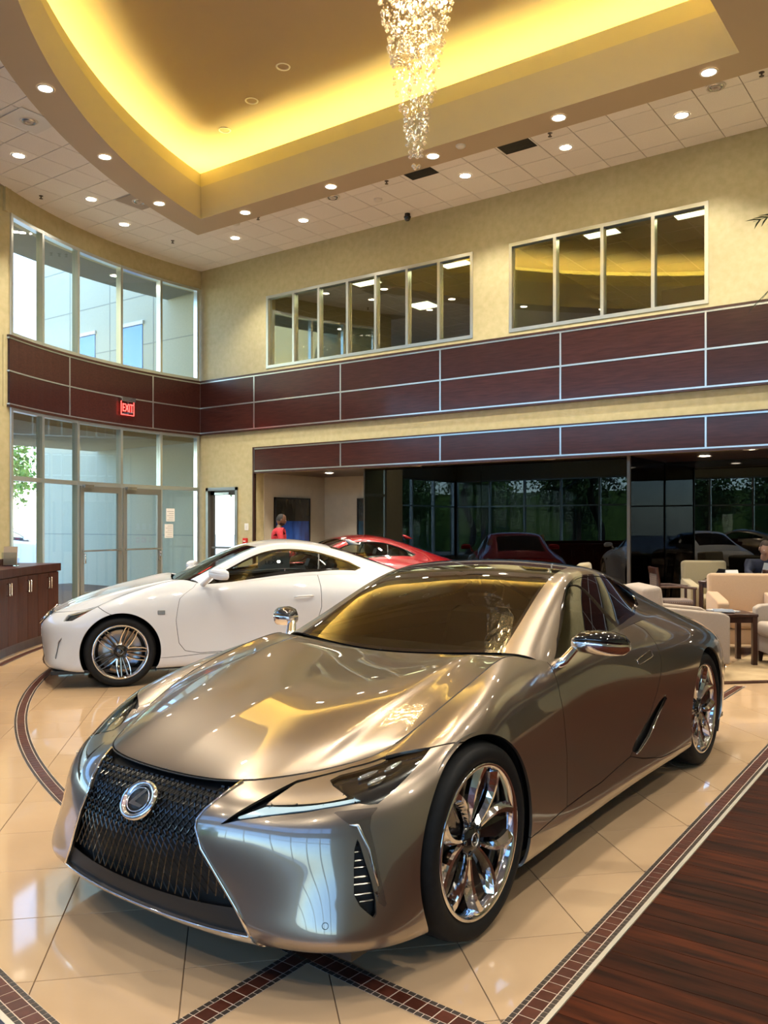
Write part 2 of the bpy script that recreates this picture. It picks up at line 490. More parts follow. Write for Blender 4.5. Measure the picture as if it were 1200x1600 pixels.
for i, (x, y) in enumerate([(-10.7, 13.98), (-10.74, 16.33), (-8.53, 13.98), (-5.6, 13.97), (-4.04, 13.93), (-7.9, 16.3)]):
    if i == 5: continue
    t = empty('ceiling_troffer', (x, y, 6.59), 0, None, 'ceiling light', 'office troffers')
    t['label'] = ['square fluorescent ceiling panel behind third pane of left office window', 'square fluorescent ceiling panel lowest and deepest in left office window',
                  'square fluorescent ceiling panel behind last pane of left office window', 'square fluorescent ceiling panel behind second pane of right office window',
                  'square fluorescent ceiling panel behind last pane of right office window'][i]
    MB().box(-.29, .29, -.29, .29, -.012, .0).build('diffuser', M['troffer'], t)
    MB().box(-.31, .31, -.31, -.29, -.02, .01).box(-.31, .31, .29, .31, -.02, .01).box(-.31, -.29, -.31, .31, -.02, .01).box(.29, .31, -.31, .31, -.02, .01).build('frame', M['white_metal'], t)
# office furniture seen through the glass
MB().box(-5.6, -4.7, 17.3, 17.35, 4.5, 6.3).build('door_9', M['cabinet']); struct(bpy.data.objects['door_9'], 'brown office door upstairs')
# ---- door beside the alcove
d = MB().box(-14.45, -14.38, YW - .03, YW + .2, 0, 2.37).box(-13.525, -13.455, YW - .03, YW + .2, 0, 2.37).box(-14.45, -13.455, YW - .03, YW + .2, 2.30, 2.37)
d1 = struct(d.build('door_1', M['bronze_frame']), 'glass side door in a grey metal frame by the light switch')
MB().box(-14.38, -14.27, YW + .06, YW + .10, .02, 2.3).box(-13.63, -13.525, YW + .06, YW + .10, .02, 2.3).box(-14.38, -13.525, YW + .06, YW + .10, .02, .22).box(-14.38, -13.525, YW + .06, YW + .10, 2.2, 2.3).box(-14.28, -13.6, YW + .0, YW + .05, 1.02, 1.06).build('door_leaf_frame', M['alu_dark'], d1)
MB().box(-14.27, -13.63, YW + .075, YW + .083, .22, 2.2).build('pane', M['pane'], d1)
MB().box(-14.2, -13.75, YW + .0, YW + .05, 2.21, 2.26).build('door_closer', M['steel'], d1)
# ---- alcove and lounge recess
wa = struct(MB().box(-13.1, -12.92, YW + .25, 15.6, 0, 2.8).build('wall_alcove_left', M['wall_grey']), 'beige alcove side wall behind the red car')
wk = struct(MB().box(-13.1, -9.9, 15.4, 15.6, 0, 2.8).build('wall_alcove_back', M['wall_grey']), 'beige alcove back wall')
struct(MB().box(-9.9, 7, 15.4, 15.6, 0, 2.8).box(2.98, 3.2, 13.3, 15.6, 0, 2.8).box(-10.0, -9.9, 13.6, 15.6, 0, 2.8).build('wall_lounge_back', M['dark_room']), 'wall coloured black for the dark room behind the black glass')
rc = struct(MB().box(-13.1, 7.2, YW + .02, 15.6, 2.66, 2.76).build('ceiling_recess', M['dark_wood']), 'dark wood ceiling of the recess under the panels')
gw = struct(MB().box(-10.26, -10.235, 13.43, 13.475, 0, 2.66).build('window_10', M['alu_dark']), 'wall of tall black glass panels reflecting the trees')
gx = [-10.235, -7.60, -4.88]
for a, b in zip(gx[:-1], gx[1:]):
    MB().box(a + .004, b - .004, 13.44, 13.456, .0, 2.655).build('pane', M['dark_pane'], gw)
MB().box(-4.88, -4.864, 13.44, 15.2, .0, 2.655).build('pane', M['dark_pane'], gw)
MB().box(-4.90, -4.85, 13.41, 13.46, 0, 2.66).build('corner_post', M['alu_dark'], gw)
gx = [-4.86, -2.5, -.1, 2.98]
for a, b in zip(gx[:-1], gx[1:]):
    MB().box(a + .004, b - .004, 15.20, 15.216, .0, 2.655).build('pane', M['dark_pane'], gw)
# ---- curved glass wall
def arcm(mb, a0, a1, r0, r1, z0, z1): return arc_box(mb, AC, a0, a1, r0, r1, z0, z1)
MA = [207.1, 201.5, 195.3, 187.8, 181.0, 174.7]
mb = MB()
arcm(mb, 174.1, 208, AR - .02, AR + .3, 6.855, 7.6)
arcm(mb, 174.1, 208, AR + .02, AR + .3, 3.56, 4.76)
wl = struct(mb.build('wall_left', M['wall']), 'curved window wall header and mahogany band')
for a, b in ((207.6, 196.8), (196.8, 182.4), (182.4, 174.15)):
    for z0, z1 in ((3.60, 4.162), (4.162, 4.725)):
        arcm(MB(), b + .09, a - .09, AR - .045, AR + .02, z0 + .014, z1 - .014).build('wall_panel', M['panel'], wl)
st = MB()
for z in (3.60, 4.162, 4.725): arcm(st, 174.15, 207.6, AR - .05, AR, z - .012, z + .012)
for a in (196.8, 182.4, 174.25): arcm(st, a - .09, a + .09, AR - .0495, AR, 3.60, 4.725)
st.build('trim_strips', M['alu'], wl)
cp = MB()
for z0, z1 in ((4.737, 4.775), (3.545, 3.588)): arcm(cp, 174.1, 207.6, AR - .062, AR, z0, z1)
cp.build('panel_cap', M['dark_wood'], wl)
def arc_window(n, z0, z1, label, transom=None, bottom=.06, doors=False):
    m = MB()
    for a in MA:
        arcm(m, a - .19, a + .19, AR - .055, AR + .075, z0, z1)
    for z in (z0, z1): arcm(m, MA[-1], MA[0], AR - .05, AR + .07, z - (.0 if z == z0 else bottom), z + (bottom if z == z0 else 0))
    if transom: arcm(m, MA[-1], MA[0], AR - .05, AR + .07, transom - .04, transom + .04)
    w = struct(m.build('window_%d' % n, M['alu']), label)
    for i, (a, b) in enumerate(zip(MA[1:], MA[:-1])):
        for q0, q1 in ([(z0 + bottom, z1 - bottom)] if not transom else [(z0 + bottom, transom - .04), (transom + .04, z1 - bottom)]):
            if transom and i in (2, 3) and q0 < 1 and False: continue
            arcm(MB(), a + .19, b - .19, AR + .005, AR + .012, q0, q1).build('pane', M['pane'], w)
    return w
arc_window(3, 4.775, 6.855, 'upper row of curved windows facing the pale stucco wing')
lw_ = arc_window(4, 0.0, 3.545, 'tall lower curved storefront windows beside the reception counter', 2.345, .05)
# double doors in the storefront
for n, (a0, a1, lab, hx) in enumerate(((187.95, 195.1, 'left leaf of the glass storefront double door', .93), (181.15, 187.65, 'right leaf of the glass storefront double door', .07))):
    m = MB(); r0, r1 = AR - .075, AR - .025
    s = .62
    arcm(m, a0, a0 + s, r0, r1, .02, 2.30); arcm(m, a1 - s, a1, r0, r1, .02, 2.30)
    arcm(m, a0, a1, r0, r1, 2.18, 2.30); arcm(m, a0, a1, r0, r1, .02, .24)
    dl = struct(m.build('door_%d' % (n + 2), M['bronze_frame']), lab)
    b = MB(); arcm(b, a0 + .2, a1 - .2, r0 - .045, r0 - .015, 1.02, 1.055); b.build('push_bar', M['steel'], dl)
    hp = [(*polar(AC, r0 - .05, a0 + (a1 - a0) * hx), z) for z in (.80, .98)]
    MB().tube([(*polar(AC, r0, a0 + (a1 - a0) * hx), .80), hp[0], hp[1], (*polar(AC, r0, a0 + (a1 - a0) * hx), .98)], .012).build('pull_handle', M['chrome'], dl)
    b = MB(); am = a1 - 1.9
    arcm(b, am, am + 1.6, r0 - .07, r0 + .01, 2.255, 2.32); b.build('door_closer', M['steel'], dl)
# pier closing the curved wall
struct(MB().box(-14.9, -13.66, 7.2, 8.0, 0, 7.6).box(-20.2, -14.9, 7.4, 7.7, 0, 7.6).build('wall_pier', M['wall']), 'khaki pier at the end of the curved windows')
# ---- walls behind the camera: daylight facade
def facade(name, horiz, fixed, a, b, step, label, n0):
    """window wall along x (horiz) or y, solid base, band and header, with glazed bays"""
    th = .25
    def bx(mb, p, q, z0, z1, d0=0, d1=th):
        return mb.box(p, q, fixed - d1, fixed - d0, z0, z1) if horiz else mb.box(fixed - d1, fixed - d0, p, q, z0, z1)
    mb = MB(); bx(mb, a, b, 3.5, 4.775); bx(mb, a, b, 6.9, 7.6); bx(mb, a, b, 0, .15)
    n = max(1, round((b - a) / step)); st_ = (b - a) / n
    bx(mb, a - .3, a, 0, 7.6); bx(mb, b, b + .3, 0, 7.6)
    w = struct(mb.build(name, M['wall']), label)
    for k, (z0, z1) in enumerate(((.15, 3.5), (4.775, 6.9))):
        f = MB()
        for i in range(n + 1): bx(f, a + i * st_ - .04, a + i * st_ + .04, z0, z1, .06, .2)
        zs = [z0 + .03, z1 - .03] + ([2.35] if k == 0 else [])
        for z in zs: bx(f, a, b, z - .03, z + .03, .065, .195)
        wi = struct(f.build('window_%d' % (n0 + k), M['alu']), label + (', lower glazing' if k == 0 else ', upper glazing'))
        for i in range(n): bx(MB(), a + i * st_ + .04, a + (i + 1) * st_ - .04, z0 + .06, z1 - .06, .12, .126).build('pane', M['street_pane'], wi)
facade('wall_front', True, -6.0, -19.9, 7.0, 1.7, 'glazed street front behind the camera', 5)
facade('wall_far_left', False, -19.9, -6.0, 7.4, 1.7, 'glazed side wall beyond the reception', 7)
struct(MB().box(7.0, 7.25, -6.3, 13.4, 0, 7.6).build('wall_right', M['wall']), 'khaki wall on the right of the showroom')
# ---- ceiling: tray opening and tiles
TI = dict(y=10.76, x=-2.55, r=12.26)
def tray_poly(off, n=40):
    """tray outline grown by off"""
    y = TI['y'] + off; x = TI['x'] + off; r = TI['r'] + off
    xa = TC[0] - math.sqrt(r * r - (TC[1] - y) ** 2); yb = TC[1] - math.sqrt(r * r - (x - TC[0]) ** 2)
    a0 = math.atan2(y - TC[1], xa - TC[0]) % (2 * PI); a1 = math.atan2(yb - TC[1], x - TC[0]) % (2 * PI)
    pts = [(x, y)] + [(TC[0] + r * math.cos(a0 + (a1 - a0) * i / n), TC[1] + r * math.sin(a0 + (a1 - a0) * i / n)) for i in range(n + 1)]
    return pts                                  # corner, then along the arc from the far tip to the near right end
from mathutils.geometry import tessellate_polygon
def plate(name, outer, holes, z, m, parent=None, up=False):
    loops = [[Vector((x, y, 0)) for x, y in lp] for lp in [outer] + holes]
    flat = [p for lp in loops for p in lp]
    tri = tessellate_polygon(loops)
    F = []
    for t in tri:
        a, b, c = (flat[i] for i in t)
        ccw = (b - a).cross(c - a).z > 0
        F.append(tuple(t) if ccw == up else tuple(reversed(t)))
    return link(name, mesh(name, [(p.x, p.y, z) for p in flat], F), m, parent)
def wall_band(mb, p, z0, z1, inward=True, p2=None):
    n = len(p); q = p2 or p
    mb.add([(x, y, z0) for x, y in p] + [(x, y, z1) for x, y in q], [((i, (i + 1) % n, n + (i + 1) % n, n + i) if inward else (n + i, n + (i + 1) % n, (i + 1) % n, i)) for i in range(n)])
    return mb
room_poly = [(-20.2, -6.2), (7.2, -6.2), (7.2, 13.4), (-15.2, 13.4), (-15.2, 7.7), (-20.2, 7.7)]
cl = plate('ceiling', room_poly, [tray_poly(.30)], ZC + .012, M['ceil_grid'])
struct(cl, 'white tile ceiling with a curved lit tray')
T0 = (-6.23, YW - .30)
TS = .585
ct = []
nx0, nx1, ny0, ny1 = -24, 23, -33, 1
def tray_sd(x, y, off):
    """>0 outside the grown tray outline, with the outward normal of the nearest side"""
    c = [(y - (TI['y'] + off), (0, 1)), (x - (TI['x'] + off), (1, 0))]
    d = math.hypot(x - TC[0], y - TC[1])
    c.append((d - (TI['r'] + off), ((x - TC[0]) / d, (y - TC[1]) / d)))
    return max(c, key=lambda t: t[0])
for i in range(nx0, nx1):
    for j in range(ny0, ny1):
        x, y = T0[0] + (i + .5) * TS, T0[1] + (j + .5) * TS
        q = [(x - TS / 2 + .006, y - TS / 2 + .006), (x + TS / 2 - .006, y - TS / 2 + .006), (x + TS / 2 - .006, y + TS / 2 - .006), (x - TS / 2 + .006, y + TS / 2 - .006)]
        whole = True
        s, nn = tray_sd(x, y, .40)
        if s < -.45: continue
        if s < .45:
            px, py = x - nn[0] * s, y - nn[1] * s
            q = clip(q, nn[0], nn[1], nn[0] * px + nn[1] * py); whole = False
        q = clip(q, 0, -1, -YW)
        if y > YW - .3: whole = False
        if x < -12 and y > 7:
            d = math.hypot(x - AC[0], y - AC[1])
            if d > AR + .45: continue
            if d > AR - .45:
                n2 = ((x - AC[0]) / d, (y - AC[1]) / d)
                q = clip(q, -n2[0], -n2[1], -(n2[0] * (AC[0] + n2[0] * AR) + n2[1] * (AC[1] + n2[1] * AR))); whole = False
        if len(q) < 3: continue
        ct.append((x, y, whole, q))
ctile_me = MB().box(-TS / 2 + .006, TS / 2 - .006, -TS / 2 + .006, TS / 2 - .006, 0, .012, .002).me('ceiling_tile')
near, far = rank(ct, lambda t: (t[0], t[1], ZC), 280, 80)
for x, y, whole, q in near:
    if whole: link('ceiling_tile', ctile_me, M['ceil_tile'], cl, (x, y, ZC))
    else: MB().prism([(a - x, b - y) for a, b in q], 0, .012).build('ceiling_tile', M['ceil_tile'], cl, (x, y, ZC))
mb = MB()
for x, y, whole, q in far:
    if x < -20 or y < -6.2: continue
    mb.prism(q, ZC, ZC + .012)
o = mb.build('distant_ceiling_tiles', M['ceil_tile'], cl); o['kind'] = 'stuff'
# tray: soffit ring, two stepped fascias, shelf, upper ceiling
ZS = 7.206
P0, P1, P2, P3, P4 = tray_poly(0), tray_poly(.56), tray_poly(.07), tray_poly(.95), tray_poly(.02)
plate('soffit', P1, [P0], ZS, M['soffit'], cl)
mb = MB(); wall_band(mb, P1, ZS, ZC + .02, False); mb.build('soffit_edge', M['fascia'], cl)
mb = MB(); wall_band(mb, P0, ZS, 7.80, True); wall_band(mb, P0, 7.80, 7.82, True, P2); mb.build('fascia', M['fascia'], cl)
mb = MB(); wall_band(mb, P2, 7.82, 8.09, True); wall_band(mb, P2, 8.09, 8.091, True, tray_poly(.11)); wall_band(mb, tray_poly(.11), 7.80, 8.09, False); mb.build('cove_lip', M['cove'], cl)
plate('cove_shelf', P3, [tray_poly(.11)], 7.80, M['cove'], cl, True)
mb = MB(); wall_band(mb, P3, 7.80, 8.46, True); mb.build('cove_back', M['cove'], cl)
plate('tray_ceiling', P3, [], 8.45, M['tray'], cl)
a_, b_ = tray_poly(.52), tray_poly(.60)
cs = MB(); wall_band(cs, a_, 7.86, 7.90, True); wall_band(cs, a_, 7.90, 7.901, False, b_); wall_band(cs, b_, 7.86, 7.90, False)
o = cs.build('cove_light', M['cove_strip'], cl)
struct(MB().prism([(-20.3, -6.4), (7.4, -6.4), (7.4, 13.5), (-15.2, 13.5), (-15.2, 7.7), (-20.3, 7.7)], 8.8, 9.0).box(-20.3, 7.3, -6.5, -6.3, 7.5, 9).box(-20.5, -20.3, -6.3, 7.7, 7.5, 9).box(7.3, 7.5, -6.3, 13.5, 7.5, 9).box(-15.2, 7.3, 13.4, 13.5, 7.5, 9).box(-20.3, -15.2, 7.6, 7.7, 7.5, 9).box(-15.25, -15.15, 7.6, 13.5, 7.5, 9).build('roof', M['office']), 'unseen flat roof added over the showroom to block the sky')
# unseen roof and upstands added to keep sky light out of the plenum
# ---- ceiling fixtures
def light(x, y, z, power, size=.13, spot=110, col=(1, .91, .75), par=None):
    d = bpy.data.lights.new('downlight_beam', 'SPOT')
    d.energy = power; d.color = col; d.spot_size = R_(spot); d.spot_blend = .6; d.shadow_soft_size = size * .6
    o = bpy.data.objects.new('downlight_beam', d); COL.objects.link(o)
    o.location = (0, 0, -.02) if par else (x, y, z)
    if par: o.parent = par
    return o
ring_me = MB().lathe([(.085, 0), (.088, -.006), (.108, -.008), (.112, 0)], 28).me('trim_ring')
disc_me = MB().lathe([(.0001, .0), (.084, .0)], 28).me('lamp_disc')
cone_me = MB().lathe([(.086, -.002), (.06, .05), (.0001, .055)], 28).me('reflector')
for m_ in (disc_me,): m_.flip_normals()
tl = [(-12.31, 7.33), (-12.93, 9.06), (-13.51, 10.19), (-12.36, 11.97), (-10.61, 12.03), (-8.86, 12.04), (-7.11, 12.05), (-5.35, 12.04), (-3.62, 12.05), (-1.86, 12.05), (-.1, 12.05), (1.6, 12.05)]
sl = [(-10.04, 6.35), (-11.17, 8.07), (-12.01, 9.80), (-11.1, 11.0), (-9.09, 11.0), (-7.07, 11.01), (-4.99, 11.0), (-2.97, 11.0), (-8.5, 4.9), (-6.6, 3.5), (-4.6, 2.3), (-2.27, 8.6), (-2.27, 6.2), (-2.27, 3.8)]
def downlight(x, y, z, label, group, power, on=True):
    t = empty('recessed_downlight', (x, y, z - .004), 0, label, 'downlight', group)
    link('trim_ring', ring_me, M['white_metal'], t)
    link('lamp' if on else 'reflector', disc_me if on else cone_me, M['lamp'] if on else M['lamp_off'], t, (0, 0, .001 if on else -.002))
    if on: light(0, 0, 0, power, par=t)
ordn = ['first', 'second', 'third', 'fourth', 'fifth', 'sixth', 'seventh', 'eighth', 'ninth', 'tenth', 'eleventh', 'twelfth']
for i, p in enumerate(tl):
    if i == 5: continue
    k = i if i < 5 else i - 1
    downlight(*p, ZC, 'lit downlight in the white tiles, %s along the outer walls from the left' % ordn[k], 'downlights in the tile ceiling', 150)
for i, p in enumerate(sl):
    downlight(*p, ZS, ('lit downlight in the tan soffit, %s counting from the left edge of the picture' % ordn[i]) if i < 8 else 'lit downlight in the tan soffit over the front of the showroom', 'downlights in the soffit', 170)
# more downlights of the same kind over the sales floor behind the camera
for x, y in ((1.2, 8.5), (1.2, 5), (1.2, 1.5), (4.2, 8.5), (4.2, 5), (4.2, 1.5), (-3, -1.2), (-6.5, -1.2), (-10, -.5), (-13.5, 1.5), (1.2, -2.5), (-1, -4), (-5, -4.2), (-9.5, -3.6), (-14, -2.5), (-17, 3.5)):
    downlight(x, y, ZC, 'lit downlight in the white tiles behind the camera', 'downlights behind the camera', 150)
for i, (x, y) in enumerate(((-11.7, 14.1), (-10.6, 14.6), (-8.9, 13.28), (-6.2, 13.28), (-3.9, 14.2), (-1.9, 14.2), (.3, 14.2), (-3.0, 13.3), (-1, 13.3))):
    downlight(x, y, 2.66, 'small lit downlight in the dark recess ceiling, %s from the left' % ordn[i], 'recess downlights', 70 if i < 2 else 22)
fx = (8.45 - 1.545) / (8.9 - 1.545)
for i, (x, y) in enumerate([(-9.34, 10.1), (-10.53, 10.59), (-11.72, 11.08)]):
    downlight(x * fx, y * fx, 8.45, 'unlit recessed light in the brown tray ceiling, %s' % ('nearest', 'middle of three', 'by the lit corner')[i], 'unlit tray lights', 0, False)
for i, (x, y) in enumerate([(-11.13, 6.78), (-12.32, 9.61), (-9.43, 11.46), (-3.02, 11.5)]):
    t = empty('air_diffuser', (x, y, ZC - .008), 0, 'round air diffuser in the tile ceiling, ' + ['nearest the left edge in a white panel', 'near the curved windows in a grey panel', 'beside a soffit light left of the chandelier', 'at the top right beside a bright light'][i], 'air diffuser', 'ceiling diffusers')
    for k, r in enumerate((.13, .095, .06)):
        MB().lathe([(r, 0), (r - .012, -.02 - .006 * k), (r - .024, -.012)], 28).build('ring', M['white_metal'] if k != 1 else M['steel'], t)
    MB().lathe([(.0001, -.02), (.03, -.016), (.036, -.004)], 20).build('core', M['ceil_grid'], t)
    if i < 2: MB().box(-.29, .29, -.29, .29, -.005, -.001).build('panel', M['white_metal'] if i == 0 else M['ceil_grid'], t)
for i, (x, y) in enumerate([(-5.93, 11.54), (-7.65, 11.50)]):
    t = empty('return_air_grille', (x, y, ZC - .003), 0, 'dark square return air grille ' + ('right of' if i == 0 else 'directly behind the tip of') + ' the chandelier', 'air vent', 'return air grilles')
    MB().box(-.26, .26, -.20, .20, 0, .002).build('void', M['black'], t)
    for k in range(9): MB().box(-.25, .25, -.185 + k * .045, -.178 + k * .045, -.006, 0).build('slat', M['alu_dark'], t)
for i, (x, y) in enumerate([(-13.51, 8.46), (-13.5, 11.35), (-11.18, 11.41), (-5.34, 11.47), (-8.28, 11.47), (-2.46, 11.5)]):
    t = empty('sprinkler_head', (x, y, ZC), 0, 'small dark sprinkler head in the tiles, ' + ['nearest the left column', 'above the curved windows corner', 'left of the soffit corner light', 'right of the air grille', 'left of the chandelier tip', 'at the right edge of the picture'][i], 'sprinkler', 'sprinkler heads')
    MB().lathe([(.035, 0), (.035, -.006), (.012, -.008), (.010, -.045), (.03, -.047), (.03, -.052), (.0001, -.053)], 16).build('head', M['alu_dark'], t)
for i, (x, y, z) in enumerate([(-11.75, 11.4, ZC), (-8.86, 12.02, ZC), (-6.54, 10.95, ZS)]):
    tag(MB().lathe([(.075, 0), (.075, -.015), (.055, -.035), (.0001, -.04)], 24).build('smoke_detector', M['white'], None, (x, y, z)), 'white round smoke detector ' + ['near the soffit corner', 'in the tiles left of the chandelier', 'on the soffit right of the chandelier'][i], 'detector', 'smoke detectors')
t = empty('security_camera', (-8.84, 12.9, ZC), 0, 'black dome security camera where ceiling meets wall above the left office window', 'camera')
MB().lathe([(.05, 0), (.05, -.05), (.065, -.055), (.065, -.075)], 20).build('mount', M['black'], t)
MB().lathe([(.06, -.075), (.052, -.11), (.03, -.135), (.0001, -.14)], 20).build('dome', mat('smoked_dome', (.01, .01, .012), .05, coat=1), t)
# ------------------------------------------------------------------ cars
# ---------- coupe body control net: stations around the half perimeter, rows from sill to shoulder ----------
LC_SIDE = [
 # each station: 8 rows (x, y, z)
 [(.70,0,.15),(.835,0,.152),(.835,0,.28),(.862,0,.40),(.866,0,.49),(.842,0,.555),(.79,0,.600),(.715,0,.640)],
 [(.69,.19,.15),(.832,.2,.152),(.83,.2,.28),(.856,.2,.40),(.86,.2,.49),(.838,.2,.557),(.786,.2,.605),(.712,.2,.645)],
 [(.68,.36,.15),(.82,.375,.155),(.812,.375,.28),(.832,.375,.40),(.836,.375,.49),(.82,.375,.56),(.78,.375,.615),(.695,.37,.660)],
 [(.67,.48,.155),(.80,.50,.160),(.785,.50,.28),(.788,.50,.40),(.785,.50,.49),(.765,.50,.57),(.685,.495,.63),(.565,.485,.668)],
 [(.65,.60,.16),(.778,.625,.165),(.75,.62,.28),(.738,.62,.40),(.722,.62,.49),(.69,.62,.575),(.59,.61,.64),(.41,.595,.688)],
 [(.62,.70,.16),(.738,.73,.170),(.71,.725,.28),(.66,.725,.40),(.635,.725,.50),(.60,.72,.59),(.48,.705,.665),(.26,.67,.715)],
 [(.56,.78,.16),(.670,.822,.172),(.63,.81,.28),(.572,.81,.40),(.542,.805,.51),(.49,.80,.61),(.37,.775,.695),(.12,.705,.775)],
 [(.46,.84,.155),(.552,.888,.160),(.52,.88,.28),(.485,.88,.40),(.45,.875,.52),(.38,.87,.635),(.25,.83,.745),(-.02,.718,.825)],
 [(.34,.87,.15),(.38,.922,.145),(.37,.925,.28),(.36,.935,.41),(.33,.935,.54),(.25,.925,.67),(.12,.868,.79),(-.16,.722,.868)],
 [(.2,.88,.145),(.2,.932,.14),(.2,.94,.28),(.2,.95,.41),(.18,.95,.56),(.12,.93,.70),(0,.862,.825),(-.29,.72,.900)],
 [(0,.88,.145),(0,.938,.142),(0,.945,.28),(0,.955,.42),(-.02,.955,.58),(-.06,.935,.73),(-.15,.855,.855),(-.42,.712,.932)],
 [(-.22,.88,.15),(-.22,.928,.165),(-.22,.945,.28),(-.22,.95,.43),(-.23,.945,.59),(-.26,.92,.74),(-.33,.84,.872),(-.55,.702,.955)],
 [(-.48,.87,.155),(-.48,.932,.152),(-.48,.932,.29),(-.48,.925,.44),(-.48,.915,.60),(-.50,.895,.75),(-.53,.83,.878),(-.66,.70,.965)],
 [(-.78,.86,.16),(-.78,.926,.157),(-.78,.917,.29),(-.78,.90,.45),(-.78,.895,.61),(-.78,.885,.755),(-.79,.845,.865),(-.80,.785,.912)],
 [(-1.1,.85,.16),(-1.1,.924,.157),(-1.1,.908,.30),(-1.1,.885,.45),(-1.1,.885,.62),(-1.1,.888,.76),(-1.1,.86,.872),(-1.1,.812,.925)],
 [(-1.5,.85,.165),(-1.5,.922,.162),(-1.5,.908,.30),(-1.5,.892,.45),(-1.5,.90,.62),(-1.5,.908,.76),(-1.5,.872,.885),(-1.5,.81,.952)],
 [(-1.9,.86,.17),(-1.9,.93,.167),(-1.9,.92,.31),(-1.9,.925,.46),(-1.9,.935,.62),(-1.9,.932,.755),(-1.9,.882,.882),(-1.9,.782,.98)],
 [(-2.25,.87,.175),(-2.25,.948,.172),(-2.25,.945,.31),(-2.25,.955,.46),(-2.25,.96,.62),(-2.25,.95,.76),(-2.25,.89,.878),(-2.25,.75,.985)],
 [(-2.55,.88,.18),(-2.55,.957,.177),(-2.55,.957,.31),(-2.55,.965,.46),(-2.55,.967,.62),(-2.55,.955,.765),(-2.55,.888,.875),(-2.55,.73,.97)],
 [(-2.87,.88,.18),(-2.87,.948,.195),(-2.87,.956,.31),(-2.87,.964,.46),(-2.87,.965,.62),(-2.87,.952,.765),(-2.87,.882,.862),(-2.87,.73,.945)],
 [(-3.18,.87,.19),(-3.18,.935,.205),(-3.18,.942,.32),(-3.18,.95,.46),(-3.18,.948,.62),(-3.18,.93,.755),(-3.18,.862,.838),(-3.18,.725,.905)],
 [(-3.43,.83,.21),(-3.45,.89,.23),(-3.46,.90,.33),(-3.47,.90,.46),(-3.48,.895,.61),(-3.48,.875,.735),(-3.46,.81,.81),(-3.42,.70,.868)],
 [(-3.56,.75,.23),(-3.62,.79,.25),(-3.64,.80,.34),(-3.66,.80,.46),(-3.68,.79,.60),(-3.70,.77,.715),(-3.68,.72,.79),(-3.60,.65,.850)],
 [(-3.64,.58,.25),(-3.72,.60,.27),(-3.75,.60,.35),(-3.77,.60,.46),(-3.79,.595,.60),(-3.82,.58,.71),(-3.80,.55,.80),(-3.68,.50,.862)],
 [(-3.66,.3,.25),(-3.75,.3,.28),(-3.78,.3,.36),(-3.80,.3,.46),(-3.82,.3,.60),(-3.85,.3,.71),(-3.83,.29,.81),(-3.71,.27,.870)],
 [(-3.66,0,.25),(-3.75,0,.28),(-3.78,0,.36),(-3.80,0,.46),(-3.82,0,.60),(-3.85,0,.71),(-3.83,0,.815),(-3.72,0,.875)]]
LC_TOP = [
 # greenhouse: centre, mid, glass edge, rail outer, belt
 [(-.60,0,.925),(-.645,.35,.94),(-.735,.66,.962),(-.78,.745,.94),(-.80,.785,.912)],
 [(-.90,0,1.07),(-.935,.335,1.068),(-1.0,.62,1.08),(-1.05,.70,1.055),(-1.08,.812,.922)],
 [(-1.19,0,1.205),(-1.215,.315,1.198),(-1.26,.58,1.20),(-1.31,.655,1.18),(-1.33,.814,.942)],
 [(-1.43,0,1.295),(-1.44,.30,1.285),(-1.465,.55,1.275),(-1.50,.62,1.25),(-1.52,.808,.953)],
 [(-1.72,0,1.342),(-1.72,.29,1.333),(-1.72,.53,1.312),(-1.73,.595,1.280),(-1.73,.796,.968)],
 [(-2.02,0,1.338),(-2.02,.28,1.328),(-2.02,.51,1.300),(-2.02,.58,1.262),(-2.0,.77,.984)],
 [(-2.34,0,1.285),(-2.34,.27,1.275),(-2.33,.49,1.245),(-2.32,.56,1.200),(-2.25,.75,.985)],
 [(-2.68,0,1.19),(-2.68,.27,1.18),(-2.66,.485,1.15),(-2.63,.565,1.105),(-2.53,.731,.971)],
 [(-3.02,0,1.07),(-3.02,.28,1.062),(-3.0,.50,1.04),(-2.96,.59,1.01),(-2.87,.73,.945)],
 [(-3.34,0,.965),(-3.33,.3,.958),(-3.32,.53,.945),(-3.26,.63,.93),(-3.18,.725,.905)],
 [(-3.72,0,.885),(-3.71,.27,.88),(-3.68,.50,.868),(-3.60,.65,.855),(-3.42,.70,.868)]]
def bspline(P, n, mirror0=False, mirror1=False):
    """uniform cubic B-spline along axis 0 of P (k,...,3); ends interpolated or mirrored in y"""
    P=np.asarray(P,float); m=np.array([1,-1,1.])
    a=P[1]*m if mirror0 else 2*P[0]-P[1]
    b=P[-2]*m if mirror1 else 2*P[-1]-P[-2]
    Q=np.concatenate([a[None],P,b[None]])
    k=len(P); t=np.linspace(0,k-1,n); i=np.minimum(t.astype(int),k-2); s=(t-i)
    w=[(1-s)**3/6,(3*s**3-6*s**2+4)/6,(-3*s**3+3*s**2+3*s+1)/6,s**3/6]
    sh=(n,)+(1,)*(P.ndim-1)
    return sum(w[j].reshape(sh)*Q[i+j] for j in range(4))
def surf(net,nu,nv,mu=(1,1),mv=(0,0)):
    A=bspline(net,nu,*mu)                       # (nu,rows,3)
    B=bspline(A.transpose(1,0,2),nv,*mv)        # (nv,nu,3)
    return B.transpose(1,0,2)                   # (nu,nv,3)
